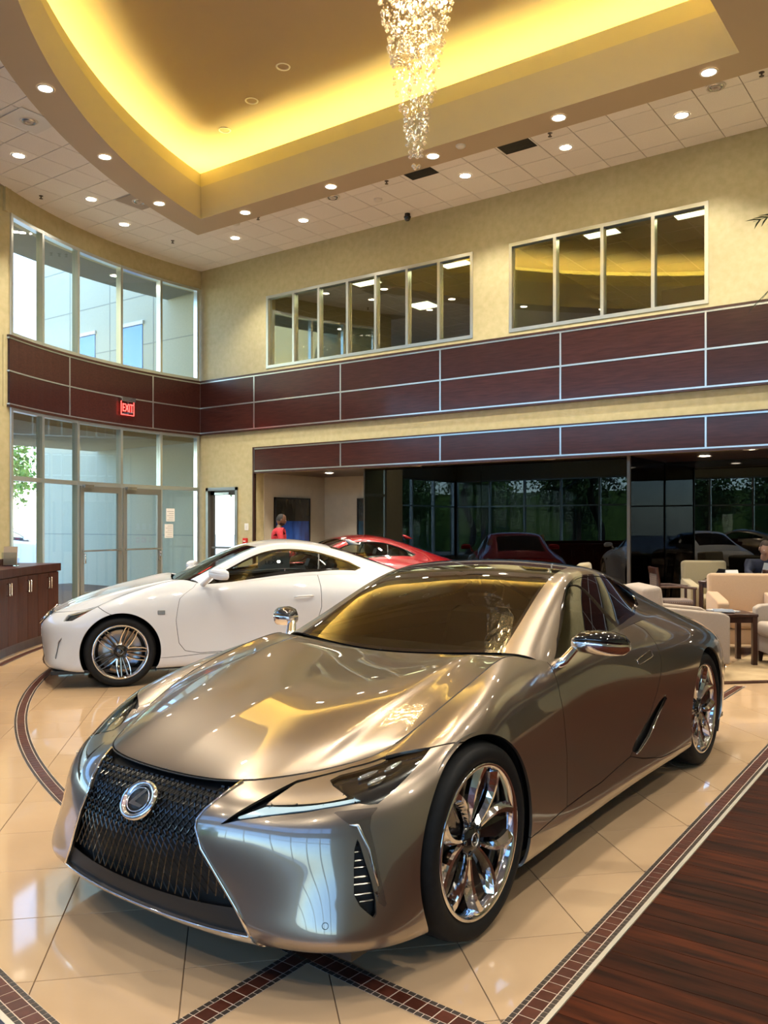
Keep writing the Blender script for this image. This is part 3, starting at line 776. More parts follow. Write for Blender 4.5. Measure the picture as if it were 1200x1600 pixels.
def npmesh(name, V, T, smooth=True):
    me = bpy.data.meshes.new(name)
    V = np.ascontiguousarray(V, np.float32); T = np.ascontiguousarray(T, np.int32)
    me.vertices.add(len(V)); me.vertices.foreach_set('co', V.ravel())
    me.loops.add(T.size); me.loops.foreach_set('vertex_index', T.ravel())
    k = T.shape[1]
    me.polygons.add(len(T)); me.polygons.foreach_set('loop_start', np.arange(0, T.size, k, dtype=np.int32))
    me.polygons.foreach_set('use_smooth', np.full(len(T), smooth))
    me.update(calc_edges=True)
    return me
class TM:
    """triangle surface carrying its (u,v) so that panels can be cut out along curves"""
    def __init__(s, V, A, T): s.V, s.A, s.T = V, A, T
    @staticmethod
    def grid(S, U, Vv):
        nu, nv = S.shape[:2]
        idx = np.arange(nu * nv).reshape(nu, nv)
        a, b, c, d = idx[:-1, :-1].ravel(), idx[1:, :-1].ravel(), idx[1:, 1:].ravel(), idx[:-1, 1:].ravel()
        T = np.concatenate([np.c_[a, c, b], np.c_[a, d, c]])
        A = np.stack(np.meshgrid(U, Vv, indexing='ij'), -1).reshape(-1, 2)
        return TM(S.reshape(-1, 3), A, T)
    def compact(s, T):
        if len(T) == 0: return TM(np.zeros((0, 3)), np.zeros((0, 2)), np.zeros((0, 3), int))
        k, inv = np.unique(T.ravel(), return_inverse=True)
        return TM(s.V[k], s.A[k], inv.reshape(-1, 3))
    def cut(s, f):
        """(part with f>=0, part with f<0)"""
        if len(s.T) == 0: return s, s
        f = np.where(np.abs(f) < 1e-7, 1e-7, f)
        pos = f > 0
        c = pos[s.T].sum(1)
        tin, tout, mix = s.T[c == 3], s.T[c == 0], s.T[(c == 1) | (c == 2)]
        V, A = [s.V], [s.A]; n = len(s.V); key = {}; nv, na = [], []
        ti, to = [], []
        def mid(i, j):
            nonlocal n
            k = (i, j) if i < j else (j, i)
            if k not in key:
                t = f[i] / (f[i] - f[j])
                nv.append(s.V[i] + t * (s.V[j] - s.V[i])); na.append(s.A[i] + t * (s.A[j] - s.A[i]))
                key[k] = n; n += 1
            return key[k]
        for t in mix.tolist():
            p = [pos[i] for i in t]
            lone = True if sum(p) == 1 else False
            k = p.index(lone); a, b, cc = t[k], t[(k + 1) % 3], t[(k + 2) % 3]
            ab, ac = mid(a, b), mid(a, cc)
            one, two = (ti, to) if lone else (to, ti)
            one.append((a, ab, ac)); two.append((ab, b, cc)); two.append((ab, cc, ac))
        if nv: V.append(np.array(nv)); A.append(np.array(na))
        full = TM(np.concatenate(V), np.concatenate(A), None)
        cat = lambda x, y: np.concatenate([x, np.array(y, int).reshape(-1, 3)])
        return full.compact(cat(tin, ti)), full.compact(cat(tout, to))
    def normals(s):
        n = np.zeros_like(s.V); a, b, c = (s.V[s.T[:, k]] for k in range(3))
        fn = np.cross(b - a, c - a)
        for k in range(3): np.add.at(n, s.T[:, k], fn)
        return n / np.maximum(np.linalg.norm(n, axis=1, keepdims=True), 1e-12)
    def offset(s, d): return TM(s.V + s.normals() * d, s.A, s.T)
    def mesh(s, name, rim=.012, mirror=None):
        """mirror: None, 'copy' (both halves in one mesh) or 'flip' (the other side only)"""
        V, T = s.V, s.T
        if rim:
            n = s.normals()
            e = np.concatenate([T[:, [0, 1]], T[:, [1, 2]], T[:, [2, 0]]])
            k = np.sort(e, 1); _, first, cnt = np.unique(k, axis=0, return_index=True, return_counts=True)
            be = e[first[cnt == 1]]
            be = be[~((np.abs(V[be[:, 0], 1]) < 1e-4) & (np.abs(V[be[:, 1], 1]) < 1e-4))]
            o = len(V); m = len(be)
            ring = np.concatenate([V[be[:, 0]], V[be[:, 1]], V[be[:, 1]] - n[be[:, 1]] * rim, V[be[:, 0]] - n[be[:, 0]] * rim])
            i = np.arange(m)
            T = np.concatenate([T, np.c_[o + m + i, o + i, o + 3 * m + i], np.c_[o + m + i, o + 3 * m + i, o + 2 * m + i]])
            V = np.concatenate([V, ring])
        if mirror:
            Vm = V * np.array([1, -1, 1]); Tm = T[:, ::-1]
            if mirror == 'flip': V, T = Vm, Tm
            else:
                T = np.concatenate([T, Tm + len(V)]); V = np.concatenate([V, Vm])
                # weld the centre line
                key = np.round(V, 5); on = np.abs(V[:, 1]) < 1e-5
                mp = np.arange(len(V)); d = {}
                for q in np.where(on)[0]:
                    kk = (key[q, 0], key[q, 2])
                    mp[q] = d.setdefault(kk, q)
                T = mp[T]
        return npmesh(name, V, T)
def sdpoly(p, poly):
    """signed distance to a polygon, positive inside"""
    p = np.asarray(p, float); poly = np.asarray(poly, float)
    d = np.full(len(p), 1e9); ins = np.zeros(len(p), bool)
    for a, b in zip(poly, np.roll(poly, -1, 0)):
        e = b - a; w = p - a
        t = np.clip((w @ e) / max(e @ e, 1e-12), 0, 1)
        d = np.minimum(d, np.linalg.norm(w - t[:, None] * e, axis=1))
        c1 = (a[1] <= p[:, 1]) & (b[1] > p[:, 1]) & (e[0] * w[:, 1] - e[1] * w[:, 0] > 0)
        c2 = (a[1] > p[:, 1]) & (b[1] <= p[:, 1]) & (e[0] * w[:, 1] - e[1] * w[:, 0] < 0)
        ins ^= (c1 | c2)
    return np.where(ins, d, -d)
US, VS = .25, .13
def reg(tm, poly, s=(US, VS)): return sdpoly(tm.A * np.array(s), np.array(poly) * np.array(s))
GAP = .0022
def paint(name, c, rough=.22, metal=.85, flake=.0, coat=1.0):
    m = mat(name, c, rough, metal, .5, coat, coat_r=.012)
    return m
M['lc_paint'] = paint('atomic_silver_paint', (.27, .222, .178), .30, .90)
P(M['lc_paint']).inputs['Coat IOR'].default_value = 2.0
M['white_paint'] = paint('pearl_white_paint', (.64, .645, .66), .35, 0)
M['red_paint'] = paint('red_paint', (.30, .006, .012), .25, .35)
M['tan_paint'] = paint('champagne_paint', (.38, .32, .24), .25, .7)
M['gloss_black'] = mat('gloss_black', (.006, .006, .007), .06, 0, .5, 1)
M['dark_metal'] = mat('dark_metallic', (.24, .205, .18), .22, .9, coat=.6)
M['trim_black'] = mat('satin_black', (.012, .012, .013), .35)
M['grille_black'] = mat('black_chrome', (.065, .062, .06), .18, .95)
M['tyre'] = noisy('tyre_rubber', (.005, .005, .0055), (.009, .009, .009), 30, .7, spec=.3)
M['wheel_polish'] = mat('polished_wheel', (.80, .80, .81), .07, 1)
M['wheel_black'] = mat('wheel_black', (.012, .012, .013), .15, .3, coat=.6)
M['disc'] = mat('brake_disc', (.45, .45, .45), .3, 1)
M['car_glass'] = glass('car_glass', (.07, .08, .07), .06, power=3.2)
M['rc_glass'] = glass('clear_car_glass', (.66, .70, .66), .05, power=3.6)
M['shield'] = glass('windshield_glass', (.30, .32, .28), .05, power=3.4)
M['clear_lens'] = glass('clear_lens', (.80, .84, .86), .06)
M['lens_dark'] = mat('lamp_dark', (.02, .018, .016), .12, .2, coat=1)
M['drl'] = mat('drl_guide', (.55, .72, .78), .12, .1, coat=1)
M['amber'] = mat('amber_lens', (.42, .07, .006), .15, coat=1)
M['interior'] = noisy('interior_trim', (.012, .011, .010), (.02, .018, .016), 20, .6)
M['seat'] = noisy('seat_leather', (.020, .017, .014), (.035, .03, .024), 12, .5)
M['led'] = mat('led_projector', (.75, .78, .80), .08, .9, coat=1)
def surf_at(S, u, v, nu, nv):
    """point and outward normal of a fine grid at control coordinates (u,v)"""
    i = min(max(int(round(u / nu * (S.shape[0] - 1))), 1), S.shape[0] - 2); j = min(max(int(round(v / nv * (S.shape[1] - 1))), 1), S.shape[1] - 2)
    p = S[i, j]; du = S[i + 1, j] - S[i - 1, j]; dv = S[i, j + 1] - S[i, j - 1]
    n = np.cross(du, dv); n /= np.linalg.norm(n)
    return Vector(p), Vector(n), Vector(du / np.linalg.norm(du)), Vector(dv / np.linalg.norm(dv))
def warp_net(n, fx, rx, ky, kz):
    n = np.array(n, float); x = n[..., 0]
    n[..., 0] = np.where(x > 0, x * fx, x * rx); n[..., 1] *= ky; n[..., 2] *= kz
    return n
def make_wheel(style, R=.3645, rim=.288):
    """list of (name, mesh, material); hub face towards +y, centre at origin"""
    k = R / .3645; parts = []
    t = MB().lathe([(rim - .006, -.22), (R - .03, -.235), (R - .006, -.22), (R, -.195), (R, -.05), (R - .005, -.025), (R - .014, -.002), (R - .032, .011), (rim + .022, .012), (rim + .006, .004), (rim - .004, -.006)], 72, 'y')
    for q in range(4): t.lathe([(R + .0006, -.07 - q * .036), (R - .004, -.073 - q * .036), (R + .0006, -.076 - q * .036)], 48, 'y')
    parts.append(('tyre', t.me('tyre'), M['tyre']))
    r = MB().lathe([(rim - .026, -.20), (rim - .030, -.03), (rim - .022, -.010), (rim - .016, .002), (rim - .004, .006), (rim, .001), (rim - .002, -.01)], 72, 'y')
    parts.append(('rim', r.me('rim'), M['wheel_polish']))
    b = MB().lathe([(rim - .024, -.06), (rim - .028, -.03)], 48, 'y').lathe([(.0001, -.10), (.10, -.10), (.11, -.105)], 32, 'y')
    parts.append(('brake_disc', MB().lathe([(.05, -.095), (.20, -.095), (.202, -.10), (.202, -.12), (.05, -.125)], 48, 'y').lathe([(.0001, -.07), (.085, -.07), (.09, -.095)], 32, 'y').me('brake_disc'), M['disc']))
    cal = MB().lathe([(.13, -.135), (.13, -.065), (.20, -.06), (.215, -.07), (.215, -.14)], 10, 'y', a0=R_(150), a1=R_(205))
    parts.append(('caliper', cal.me('caliper'), M['dark_metal']))
    parts.append(('barrel', MB().lathe([(rim - .034, -.20), (.16, -.20), (.05, -.21), (.0001, -.21)], 40, 'y').me('barrel'), M['trim_black']))
    ro = rim - .020
    def leg(mb, path, wid, dep, hgt=.032, bev=.55):
        """path: list of (r, angle)"""
        rings = []; m = len(path)
        pts = [(r_ * math.sin(a), r_ * math.cos(a)) for r_, a in path]
        for i in range(m):
            p = pts[i]; a, c = pts[max(i - 1, 0)], pts[min(i + 1, m - 1)]
            tx, tz = c[0] - a[0], c[1] - a[1]; l = math.hypot(tx, tz); nx, nz = -tz / l, tx / l
            w, d = wid[i], dep[i]
            rings.append([(p[0] + nx * w, d - hgt, p[1] + nz * w), (p[0] + nx * w * bev, d, p[1] + nz * w * bev), (p[0] - nx * w * bev * .4, d + .002, p[1] - nz * w * bev * .4), (p[0] - nx * w, d - hgt * .5, p[1] - nz * w), (p[0] - nx * w, d - hgt, p[1] - nz * w)])
        mb.loft(rings, True, False)
    n = 10
    if style == 'lc':
        for s in range(5):
            a0 = 2 * PI * s / 5 + R_(16)
            sp = MB()
            for sg in (-1, 1):
                path = []; wid = []; dep = []
                for i in range(n):
                    t_ = i / (n - 1)
                    path.append((.050 + (ro - .050) * t_, a0 + sg * R_(5 + 19 * t_ ** .75 - 5 * math.sin(PI * t_))))
                    wid.append(.010 + .013 * t_ + .008 * t_ ** 4); dep.append(-.040 + .036 * t_ ** .8)
                leg(sp, path, wid, dep, .036)
            parts.append(('spoke', sp.me('spoke'), M['wheel_polish']))
            bk = MB(); ab = a0 + PI / 5
            path = [(.05 + (ro - .05) * i / 6, ab) for i in range(7)]
            leg(bk, path, [.020 + .045 * (i / 6) for i in range(7)], [-.060 + .03 * (i / 6) for i in range(7)], .03, .8)
            parts.append(('black_spoke', bk.me('black_spoke'), M['wheel_black']))
    else:
        for s in range(5):
            a0 = 2 * PI * s / 5 + R_(10)
            sp = MB()
            for sg in (-1, 1):
                path = [(.075 + (ro - .075) * i / 5, a0 + sg * (R_(3) + R_(20) * (i / 5) ** .8)) for i in range(6)]
                leg(sp, path, [.0095 - .003 * (i / 5) for i in range(6)], [-.022 + .016 * (i / 5) for i in range(6)], .028, .7)
            parts.append(('spoke', sp.me('spoke'), M['wheel_polish']))
            bk = MB()
            for sg in (-1, 1):
                path = [(.06 + (ro - .06) * i / 4, a0 + PI / 5 + sg * R_(7)) for i in range(5)]
                leg(bk, path, [.010] * 5, [-.045 + .02 * (i / 4) for i in range(5)], .02, .7)
            parts.append(('black_spoke', bk.me('black_spoke'), M['dark_metal']))
    hb = MB().lathe([(.062, -.05), (.058, -.035), (.040, -.030), (.036, -.026), (.0001, -.024)], 28, 'y')
    for q in range(5):
        a = 2 * PI * q / 5 + (.3 if style == 'lc' else -.2)
        hb.lathe([(.011, -.045), (.011, -.028), (.0001, -.027)], 6, 'y', (.055 * math.sin(a), 0, .055 * math.cos(a)))
    parts.append(('hub', hb.me('hub'), M['wheel_black']))
    cp = MB().lathe([(.026, -.026), (.026, -.021), (.023, -.021), (.023, -.026)], 28, 'y')
    cp.tube([(.006, -.0215, .016), (-.010, -.0215, -.008), (.014, -.0215, -.008)], .0022, 6)
    parts.append(('centre_cap_emblem', cp.me('centre_cap_emblem'), M['steel']))
    return parts
def emblem_parts(parent, T, a=.085, b=.073):
    """round badge with a slanted L; T maps (side, up, out) to the car"""
    def ell(ra, rb, z, n=40): return [(ra * math.cos(2 * PI * i / n), rb * math.sin(2 * PI * i / n), z) for i in range(n)]
    def put(mb): 
        mb.V = [tuple(T @ Vector(v)) for v in mb.V]; return mb
    bz = MB().loft([ell(a, b, 0), ell(a, b, .010), ell(a * .93, b * .93, .016), ell(a * .74, b * .74, .012), ell(a * .70, b * .70, .004)], False)
    e = put(bz).build('emblem', M['chrome'], parent)
    k = MB().loft([ell(a * .70, b * .70, .005), ell(a * .35, b * .35, .008), ell(.0005, .0005, .009)], True)
    put(k).build('emblem_face', M['black'], e)
    l = MB().tube(ell(a * .60, b * .60, .0095) + ell(a * .60, b * .60, .0095)[:1], .0026, 6)
    l.prism([(.010, .040), (.026, .040), (-.008, -.010), (.040, -.016), (.033, -.026), (-.032, -.022), (-.028, -.010)], .008, .014)
    put(l).build('emblem_letter', M['chrome'], e)
def build_car(root, kind, pm):
    """all parts of a coupe in car coordinates: x forward from the front axle, y left, z up"""
    lc = kind == 'lc'
    if lc: NS, NT = np.array(LC_SIDE, float), np.array(LC_TOP, float); WB = -2.87; AZ, AR_ = .3645, .395
    else: NS, NT = warp_net(LC_SIDE, .86, .951, .955, 1.04), warp_net(LC_TOP, .86, .951, .955, 1.04); WB = -2.73; AZ, AR_ = .335, .372
    nu, nv = (561, 113) if lc else (361, 85)
    S = surf(NS, nu, nv)
    A = TM.grid(S, np.linspace(0, 25, nu), np.linspace(0, 7, nv))
    if A.normals()[:, 1].mean() < 0: A.T = A.T[:, ::-1]
    obj = lambda name, tm, m, mirror=None, rim=.012, parent=root: link(name, tm.mesh(name, rim, mirror), m, parent) if len(tm.T) else None
    def both(name, tm, m, rim=.012, par=None):
        a = obj(name, tm, m, None, rim, par[0] if par else root); b = obj(name, tm, m, 'flip', rim, par[1] if par else root)
        return a, b
    liner = A.offset(-.045)
    def arch(tm, r):
        f = np.full(len(tm.V), 1.0)
        for ax in (0, WB):
            d = np.hypot(tm.V[:, 0] - ax, tm.V[:, 2] - AZ) - r
            f = np.where((tm.V[:, 1] > .45) & (np.abs(tm.V[:, 0] - ax) < .6), np.minimum(f, d), f)
        return f
    liner, _ = liner.cut(arch(liner, AR_ + .01))
    A, _ = A.cut(arch(A, AR_))
    link('inner_shell', liner.mesh('inner_shell', 0, 'copy'), M['trim_black'], root)  # black shell added inside the body to close gaps and block light
    # ---- grille opening
    if lc: SP = [(-.02, .70), (.372, .70), (.368, .662), (.345, .628), (.314, .585), (.300, .555), (.302, .53), (.335, .468), (.40, .375), (.46, .287), (.512, .205), (.40, .198), (.2, .192), (-.02, .190)]
    else: SP = [(-.02, .74), (.36, .74), (.35, .70), (.30, .60), (.285, .56), (.31, .50), (.42, .30), (.46, .21), (.2, .20), (-.02, .20)]
    SPm = np.array(SP)
    def gril(tm, g=0):
        f = sdpoly(tm.V[:, 1:3], SPm) - g
        return np.where(tm.V[:, 0] > .3, f, -1)
    gr, A = A.cut(gril(A))
    LIP = [(-.02, .1885), (.2, .190), (.40, .196), (.512, .203), (.528, .185), (.545, .150), (.50, .09), (-.02, .09)]
    lipf = lambda tm: np.where(tm.V[:, 0] > .705 * (1 if lc else .86), sdpoly(tm.V[:, 1:3], LIP), -1)
    lip, A = A.cut(lipf(A))
    obj('grille_lip', lip.offset(.004), M['chrome'] if lc else M['trim_black'], 'copy')
    # ---- lamps, vents and scoops
    if lc:
        lampP = [(2.17, 4.85), (2.5, 5.45), (3.25, 6.7), (3.71, 6.75), (4.38, 6.8), (5.29, 6.65), (7.29, 5.95), (6.75, 5.5), (6.04, 5.0), (5.79, 5.05), (5.46, 5.2), (4.58, 5.28), (3.42, 5.22), (2.58, 5.05)]
        lensP = [(4.12, 6.4), (4.25, 6.55), (4.79, 6.5), (5.71, 6.35), (7.21, 5.95), (6.79, 5.6), (6.08, 5.05), (5.79, 5.1), (5.08, 5.55), (4.38, 6.15)]
        wedgeP = [(3.04, 5.70), (3.30, 6.6), (3.75, 6.72), (4.38, 6.77), (5.25, 6.62), (5.6, 6.42), (4.79, 6.54), (4.25, 6.58), (4.08, 6.45), (4.33, 6.15), (5.06, 5.52), (4.46, 5.55)]
        drlP = [(2.50, 5.22), (3.06, 5.64), (3.75, 5.55), (4.46, 5.5), (5.5, 5.42), (5.5, 5.30), (4.54, 5.36), (3.79, 5.36), (3.17, 5.28), (2.58, 5.14)]
        ventP = [(5.71, 4.1), (5.67, 3.8), (5.75, 3.2), (5.88, 2.6), (6.12, 2.3), (6.38, 2.1), (6.58, 1.95), (6.62, 2.05), (6.54, 2.4), (6.33, 2.85), (6.04, 3.4), (5.79, 3.95)]
        bladeP = [(4.83, 5.12), (5.46, 5.02), (6.08, 4.9), (5.96, 4.7), (6.0, 4.35), (6.21, 3.85), (6.54, 3.0), (6.88, 2.2), (6.79, 2.2), (6.60, 2.35), (6.5, 2.75), (6.25, 3.25), (6.0, 3.8), (5.79, 4.2), (5.58, 4.55), (5.38, 4.6)]
        amberP = [(8.04, 4.75), (8.19, 4.7), (8.04, 4.0), (7.98, 3.55), (7.86, 3.55), (7.83, 4.15)]
        scoopP = [(16.40, 3.80), (16.17, 3.65), (15.92, 3.3), (15.67, 3.0), (15.38, 2.65), (15.25, 2.4), (15.38, 2.22), (15.54, 2.22), (15.83, 2.55), (16.12, 3.1), (16.44, 3.66)]
        doorP = [(13.06, 8), (13.08, 6.5), (13.0, 5.25), (13.04, 4.5), (13.10, 3.35), (13.04, 2.6), (12.96, 1.97), (14.21, 1.97), (15.20, 2.22), (15.58, 2.85), (15.83, 3.25), (16.08, 4.05), (16.29, 4.9), (16.40, 5.4), (16.46, 5.95), (16.50, 6.6), (16.33, 7.0), (16.3, 8)]
        sillP = [(10.8, -1), (10.8, 1.85), (11.88, 1.88), (12.96, 1.97), (14.21, 1.97), (15.20, 2.22), (15.6, 1.9), (16.3, 1.5), (17.8, 1.3), (17.8, -1)]
        bumpP = [(-1, -1), (-1, 8), (5.35, 8), (5.35, 6.62), (7.25, 5.95), (7.96, 5.75), (9.0, 5.4), (10.4, 4.9), (10.4, -1)]
    else:
        lampP = [(4.7, 5.2), (4.0, 6.2), (5.2, 6.85), (7.1, 6.5), (7.0, 6.0), (5.7, 5.1)]
        lensP = [(4.85, 5.3), (4.2, 6.2), (5.25, 6.75), (6.95, 6.42), (6.85, 6.05), (5.65, 5.22)]
        doorP = [(12.75, 8), (12.67, 6.3), (12.25, 5.35), (12.18, 3.95), (12.29, 2.6), (12.5, 2.1), (13.0, 1.9), (15.6, 1.9), (16.2, 2.4), (16.5, 4.4), (16.52, 6), (16.5, 8)]
        sillP = [(10.8, -1), (10.8, 1.7), (12.3, 1.75), (13.0, 1.82), (15.6, 1.82), (16.2, 1.8), (17.8, 1.5), (17.8, -1)]
        bumpP = [(-1, -1), (-1, 8), (4.4, 8), (4.6, 6.4), (6.9, 6.0), (9.4, 4.6), (10.4, 4.3), (10.4, -1)]
    lamp, A = A.cut(reg(A, lampP))
    hl = [empty('headlight') for _ in range(2)]
    for h in hl: h.parent = root
    house = lamp.offset(-.010)
    _, house = house.cut(reg(house, [(x, y) for x, y in lensP]) - .0)
    both('housing', lamp.offset(-.030), M['trim_black'], 0, hl)
    lens, rest = lamp.cut(reg(lamp, lensP))
    both('lens_back', lens.offset(-.022), M['lens_dark'], 0, hl)
    both('lens', lens.offset(-.001), M['clear_lens'], .004, hl)
    if lc:
        wedge, rest = rest.cut(reg(rest, wedgeP))
        both('wedge_trim', wedge.offset(-.004), pm, .008, hl)
        drl, rest = rest.cut(reg(rest, drlP))
        both('light_guide', drl.offset(-.006), M['drl'], .008, hl)
        for (u, v, sc) in ((5.15, 6.22, 1.0), (5.95, 6.12, .95), (5.62, 5.86, .9)):
            p, n, du, dv = surf_at(S, u, v, 25, 7)
            mb = MB()
            ring = lambda r1, r2, o: [tuple(p + n * o + du * (r1 * math.cos(a)) + dv * (r2 * math.sin(a))) for a in [2 * PI * i / 14 for i in range(14)]]
            mb.loft([ring(.040 * sc, .015, -.018), ring(.040 * sc, .015, -.008), ring(.034 * sc, .011, -.006), ring(.030 * sc, .009, -.011), ring(.01, .004, -.012)], True)
            me = mb.me('led_module')
            link('led_module', me, M['led'], hl[0])
            m2 = MB().add([(x, -y, z) for x, y, z in mb.V], [f[::-1] for f in mb.F], True); m2.build('led_module', M['led'], hl[1])
        vent, A = A.cut(reg(A, ventP))
        both('bumper_vent', vent.offset(-.035), M['black'], 0)
        v_ = [vent.mesh('vent_rim', .035)]
        ring_only = TM(vent.V, vent.A, vent.T)
        # vent slats
        sl = MB()
        for k in range(8):
            vv = 2.35 + k * .22
            ua = np.interp(vv, [2.1, 2.6, 3.2, 3.8, 4.1], [6.30, 5.90, 5.77, 5.69, 5.72]); ub = np.interp(vv, [2.1, 2.4, 2.85, 3.4, 3.95], [6.60, 6.52, 6.31, 6.02, 5.78])
            q = [surf_at(S, ua + (ub - ua) * t, vv, 25, 7) for t in (0, .5, 1)]
            for sgn in (1, -1):
                MB().tube([Vector((p.x - n.x * .018, (p.y - n.y * .018) * sgn, p.z - n.z * .018)) for p, n, _, _ in q], .0032, 4, False).build('vent_slat', M['grille_black'], root)
        blade, A = A.cut(reg(A, bladeP))
        both('bumper_blade', blade.offset(.001), M['dark_metal'], .016)
        amb, A = A.cut(reg(A, amberP))
        both('side_marker', amb, M['amber'], .006)
        scoop, A = A.cut(reg(A, scoopP))
        both('side_scoop', scoop.offset(-.03), M['black'], 0)
        for sgn in (1, -1):
            ch = MB().tube([tuple(Vector((p.x, p.y * sgn, p.z)) + Vector((n.x, n.y * sgn, n.z)) * .002) for p, n, _, _ in (surf_at(S, u, v, 25, 7) for u, v in [(16.40, 3.80), (16.44, 3.66), (16.12, 3.1), (15.83, 2.55), (15.54, 2.22), (15.38, 2.20)])], .0042, 6)
            ch.build('scoop_trim', M['chrome'], root)
            bl = MB().tube([tuple(Vector((p.x, p.y * sgn, p.z)) + Vector((n.x, n.y * sgn, n.z)) * .004) for p, n, _, _ in (surf_at(S, u, v, 25, 7) for u, v in [(5.42, 4.58), (5.62, 4.5), (5.86, 4.15), (6.08, 3.75), (6.32, 3.2), (6.52, 2.72)])], [.003, .007, .008, .007, .006, .004], 6)
            bl.build('blade_chrome', M['steel'], root)
    else:
        both('corner_lamp', rest.offset(-.012), M['gloss_black'], 0, hl)
        amb, _ = lens.offset(-.012).cut(reg(lens, [(5.7, 5.5), (5.6, 6.1), (6.5, 6.3), (6.5, 5.95)]))
        both('indicator', amb, M['amber'], .004, hl)
        vent, A = A.cut(reg(A, [(5.2, 1.9), (5.0, 3.2), (5.35, 3.6), (5.6, 2.6), (5.6, 1.9)]))
        both('bumper_vent', vent.offset(-.02), pm, 0)
    # ---- panels
    def take(tm, poly):
        d = reg(tm, poly)
        inside, rest_ = tm.cut(d - GAP)
        _, rest_ = rest_.cut(reg(rest_, poly) + GAP)
        return inside, rest_
    door, A = take(A, doorP)
    sill, A = take(A, sillP)
    bump, A = take(A, bumpP)
    fend, qtr = A.cut(14.0 - A.A[:, 0])
    obj('front_bumper', bump, pm, 'copy')
    both('fender', fend, pm)
    doors = both('door', door, pm)
    both('side_skirt', sill, pm)
    obj('quarter_panel', qtr, pm, 'copy')
    # ---- hood
    hu, hv = 90, 61
    kk = 5.38 if lc else 4.5
    c7 = S[:, -1]; ug = np.linspace(0, 25, nu)
    def edge(us): return np.stack([np.interp(us, ug, c7[:, k]) for k in range(3)], -1)
    T_ = surf(NT, 301, 121, (0, 0), (1, 0))
    gb = T_[0]; vb = np.linspace(0, 4, 121)
    tt = np.linspace(0, 1, hu); ss = np.linspace(0, 1, hv)
    front = edge(kk * ss); side = edge(kk + (12.0 - kk) * tt)
    rear = np.stack([np.interp(ss * 2.05, vb, gb[:, k]) for k in range(3)], -1); rear[:, 0] += .012; rear[:, 2] -= .004
    rear += (ss ** 2)[:, None] * (side[-1] - rear[-1])
    c0, c1 = front[0], rear[0]
    zc = np.array([[0, 0, 0]] * hu, float)
    cen = c0 + (c1 - c0) * tt[:, None]; cen[:, 2] += (.075 if lc else .06) * np.sin(PI * tt ** .8) * (1 - .25 * tt)
    u_, v_ = tt[:, None, None], ss[None, :, None]
    H = (1 - v_) * cen[:, None] + v_ * side[:, None] + (1 - u_) * front[None] + u_ * rear[None] - ((1 - u_) * (1 - v_) * front[0] + u_ * (1 - v_) * rear[0] + (1 - u_) * v_ * front[-1] + u_ * v_ * rear[-1])
    fade = np.clip(tt / .18, 0, 1) ** 2 * (3 - 2 * np.clip(tt / .18, 0, 1)) * np.clip((1 - tt) / .12, 0, 1)
    v0 = .60 + .10 * tt
    ridge = np.exp(-((ss[None] - v0[:, None]) / .24) ** 2) * (ss[None] < v0[:, None]) + np.exp(-((ss[None] - v0[:, None]) / .045) ** 2) * (ss[None] >= v0[:, None])
    H[:, :, 2] += (.012 * fade[:, None]) * ridge - (.003 * fade[:, None]) * np.exp(-((ss[None] - .86) / .09) ** 2)
    H[:, 0, 1] = 0
    hm = TM.grid(H, tt, ss); hm.T = hm.T[:, ::-1]
    if hm.normals()[:, 2].mean() < 0: hm.T = hm.T[:, ::-1]
    under = TM(hm.V - np.array([0, 0, .05]), hm.A, hm.T)
    e = np.minimum.reduce([(1 - hm.A[:, 1]) * .7, hm.A[:, 0] * 1.2, (1 - hm.A[:, 0]) * 1.2]) - .0055
    hood, _ = hm.cut(e)
    obj('hood', hood, pm, 'copy')
    for sgn in (1, -1):
        q = edge(np.linspace(kk, 12.0, 40))
        MB().tube([(x, (y - .002) * sgn, z - .001) for x, y, z in q], .0034, 6).build('hood_seam', M['black'], root)
    q = edge(np.linspace(-kk, kk, 60) * np.sign(np.linspace(-kk, kk, 60)))
    MB().tube([(x + .001, y * (1 if i >= 30 else -1), z - .002) for i, (x, y, z) in enumerate(q)], .003, 6).build('hood_seam', M['black'], root)
    link('hood_gap_backing', under.mesh('hood_gap_backing', 0, 'copy'), M['trim_black'], root)  # dark plate added under the hood to close off its gaps
    # ---- greenhouse
    nb, mbv = (261, 121) if lc else (201, 97)
    SB = surf(NT, nb, mbv, (0, 0), (1, 0))
    B = TM.grid(SB, np.linspace(0, 10, nb), np.linspace(0, 4, mbv)); B.T = B.T[:, ::-1]
    if B.normals()[:, 2].mean() < 0: B.T = B.T[:, ::-1]
    ub_, vb_ = (lambda t: t.A[:, 0]), (lambda t: t.A[:, 1])
    WS1 = 2.86 if lc else 2.9
    ins, B = B.cut(1.96 - vb_(B))                                  # between the rails
    ws, ins = ins.cut(np.minimum(WS1 - ub_(ins), 9))
    rw_all, roof = ins.cut(np.minimum(ub_(ins) - 5.95, 8.62 - ub_(ins)))
    roof, deck = roof.cut(7.0 - ub_(roof))
    fr_ = lambda t, lo, hi: np.minimum.reduce([(1.96 - vb_(t)) * .28, (ub_(t) - lo) * .28, (hi - ub_(t)) * .28])
    w_in, w_br = ws.cut(fr_(ws, 0.0, WS1) - .022)
    obj('windshield', w_in, M['shield'], 'copy', 0)
    obj('windshield_border', w_br, M['gloss_black'], 'copy', .01)
    r_in, r_br = rw_all.cut(fr_(rw_all, 5.95, 8.62) - .03)
    obj('rear_window', r_in, M['car_glass'], 'copy', 0)
    obj('rear_window_border', r_br, M['gloss_black'], 'copy', .01)
    obj('roof_panel', roof, M['gloss_black'] if lc else pm, 'copy', .008)
    obj('trunk_lid', deck, pm, 'copy')
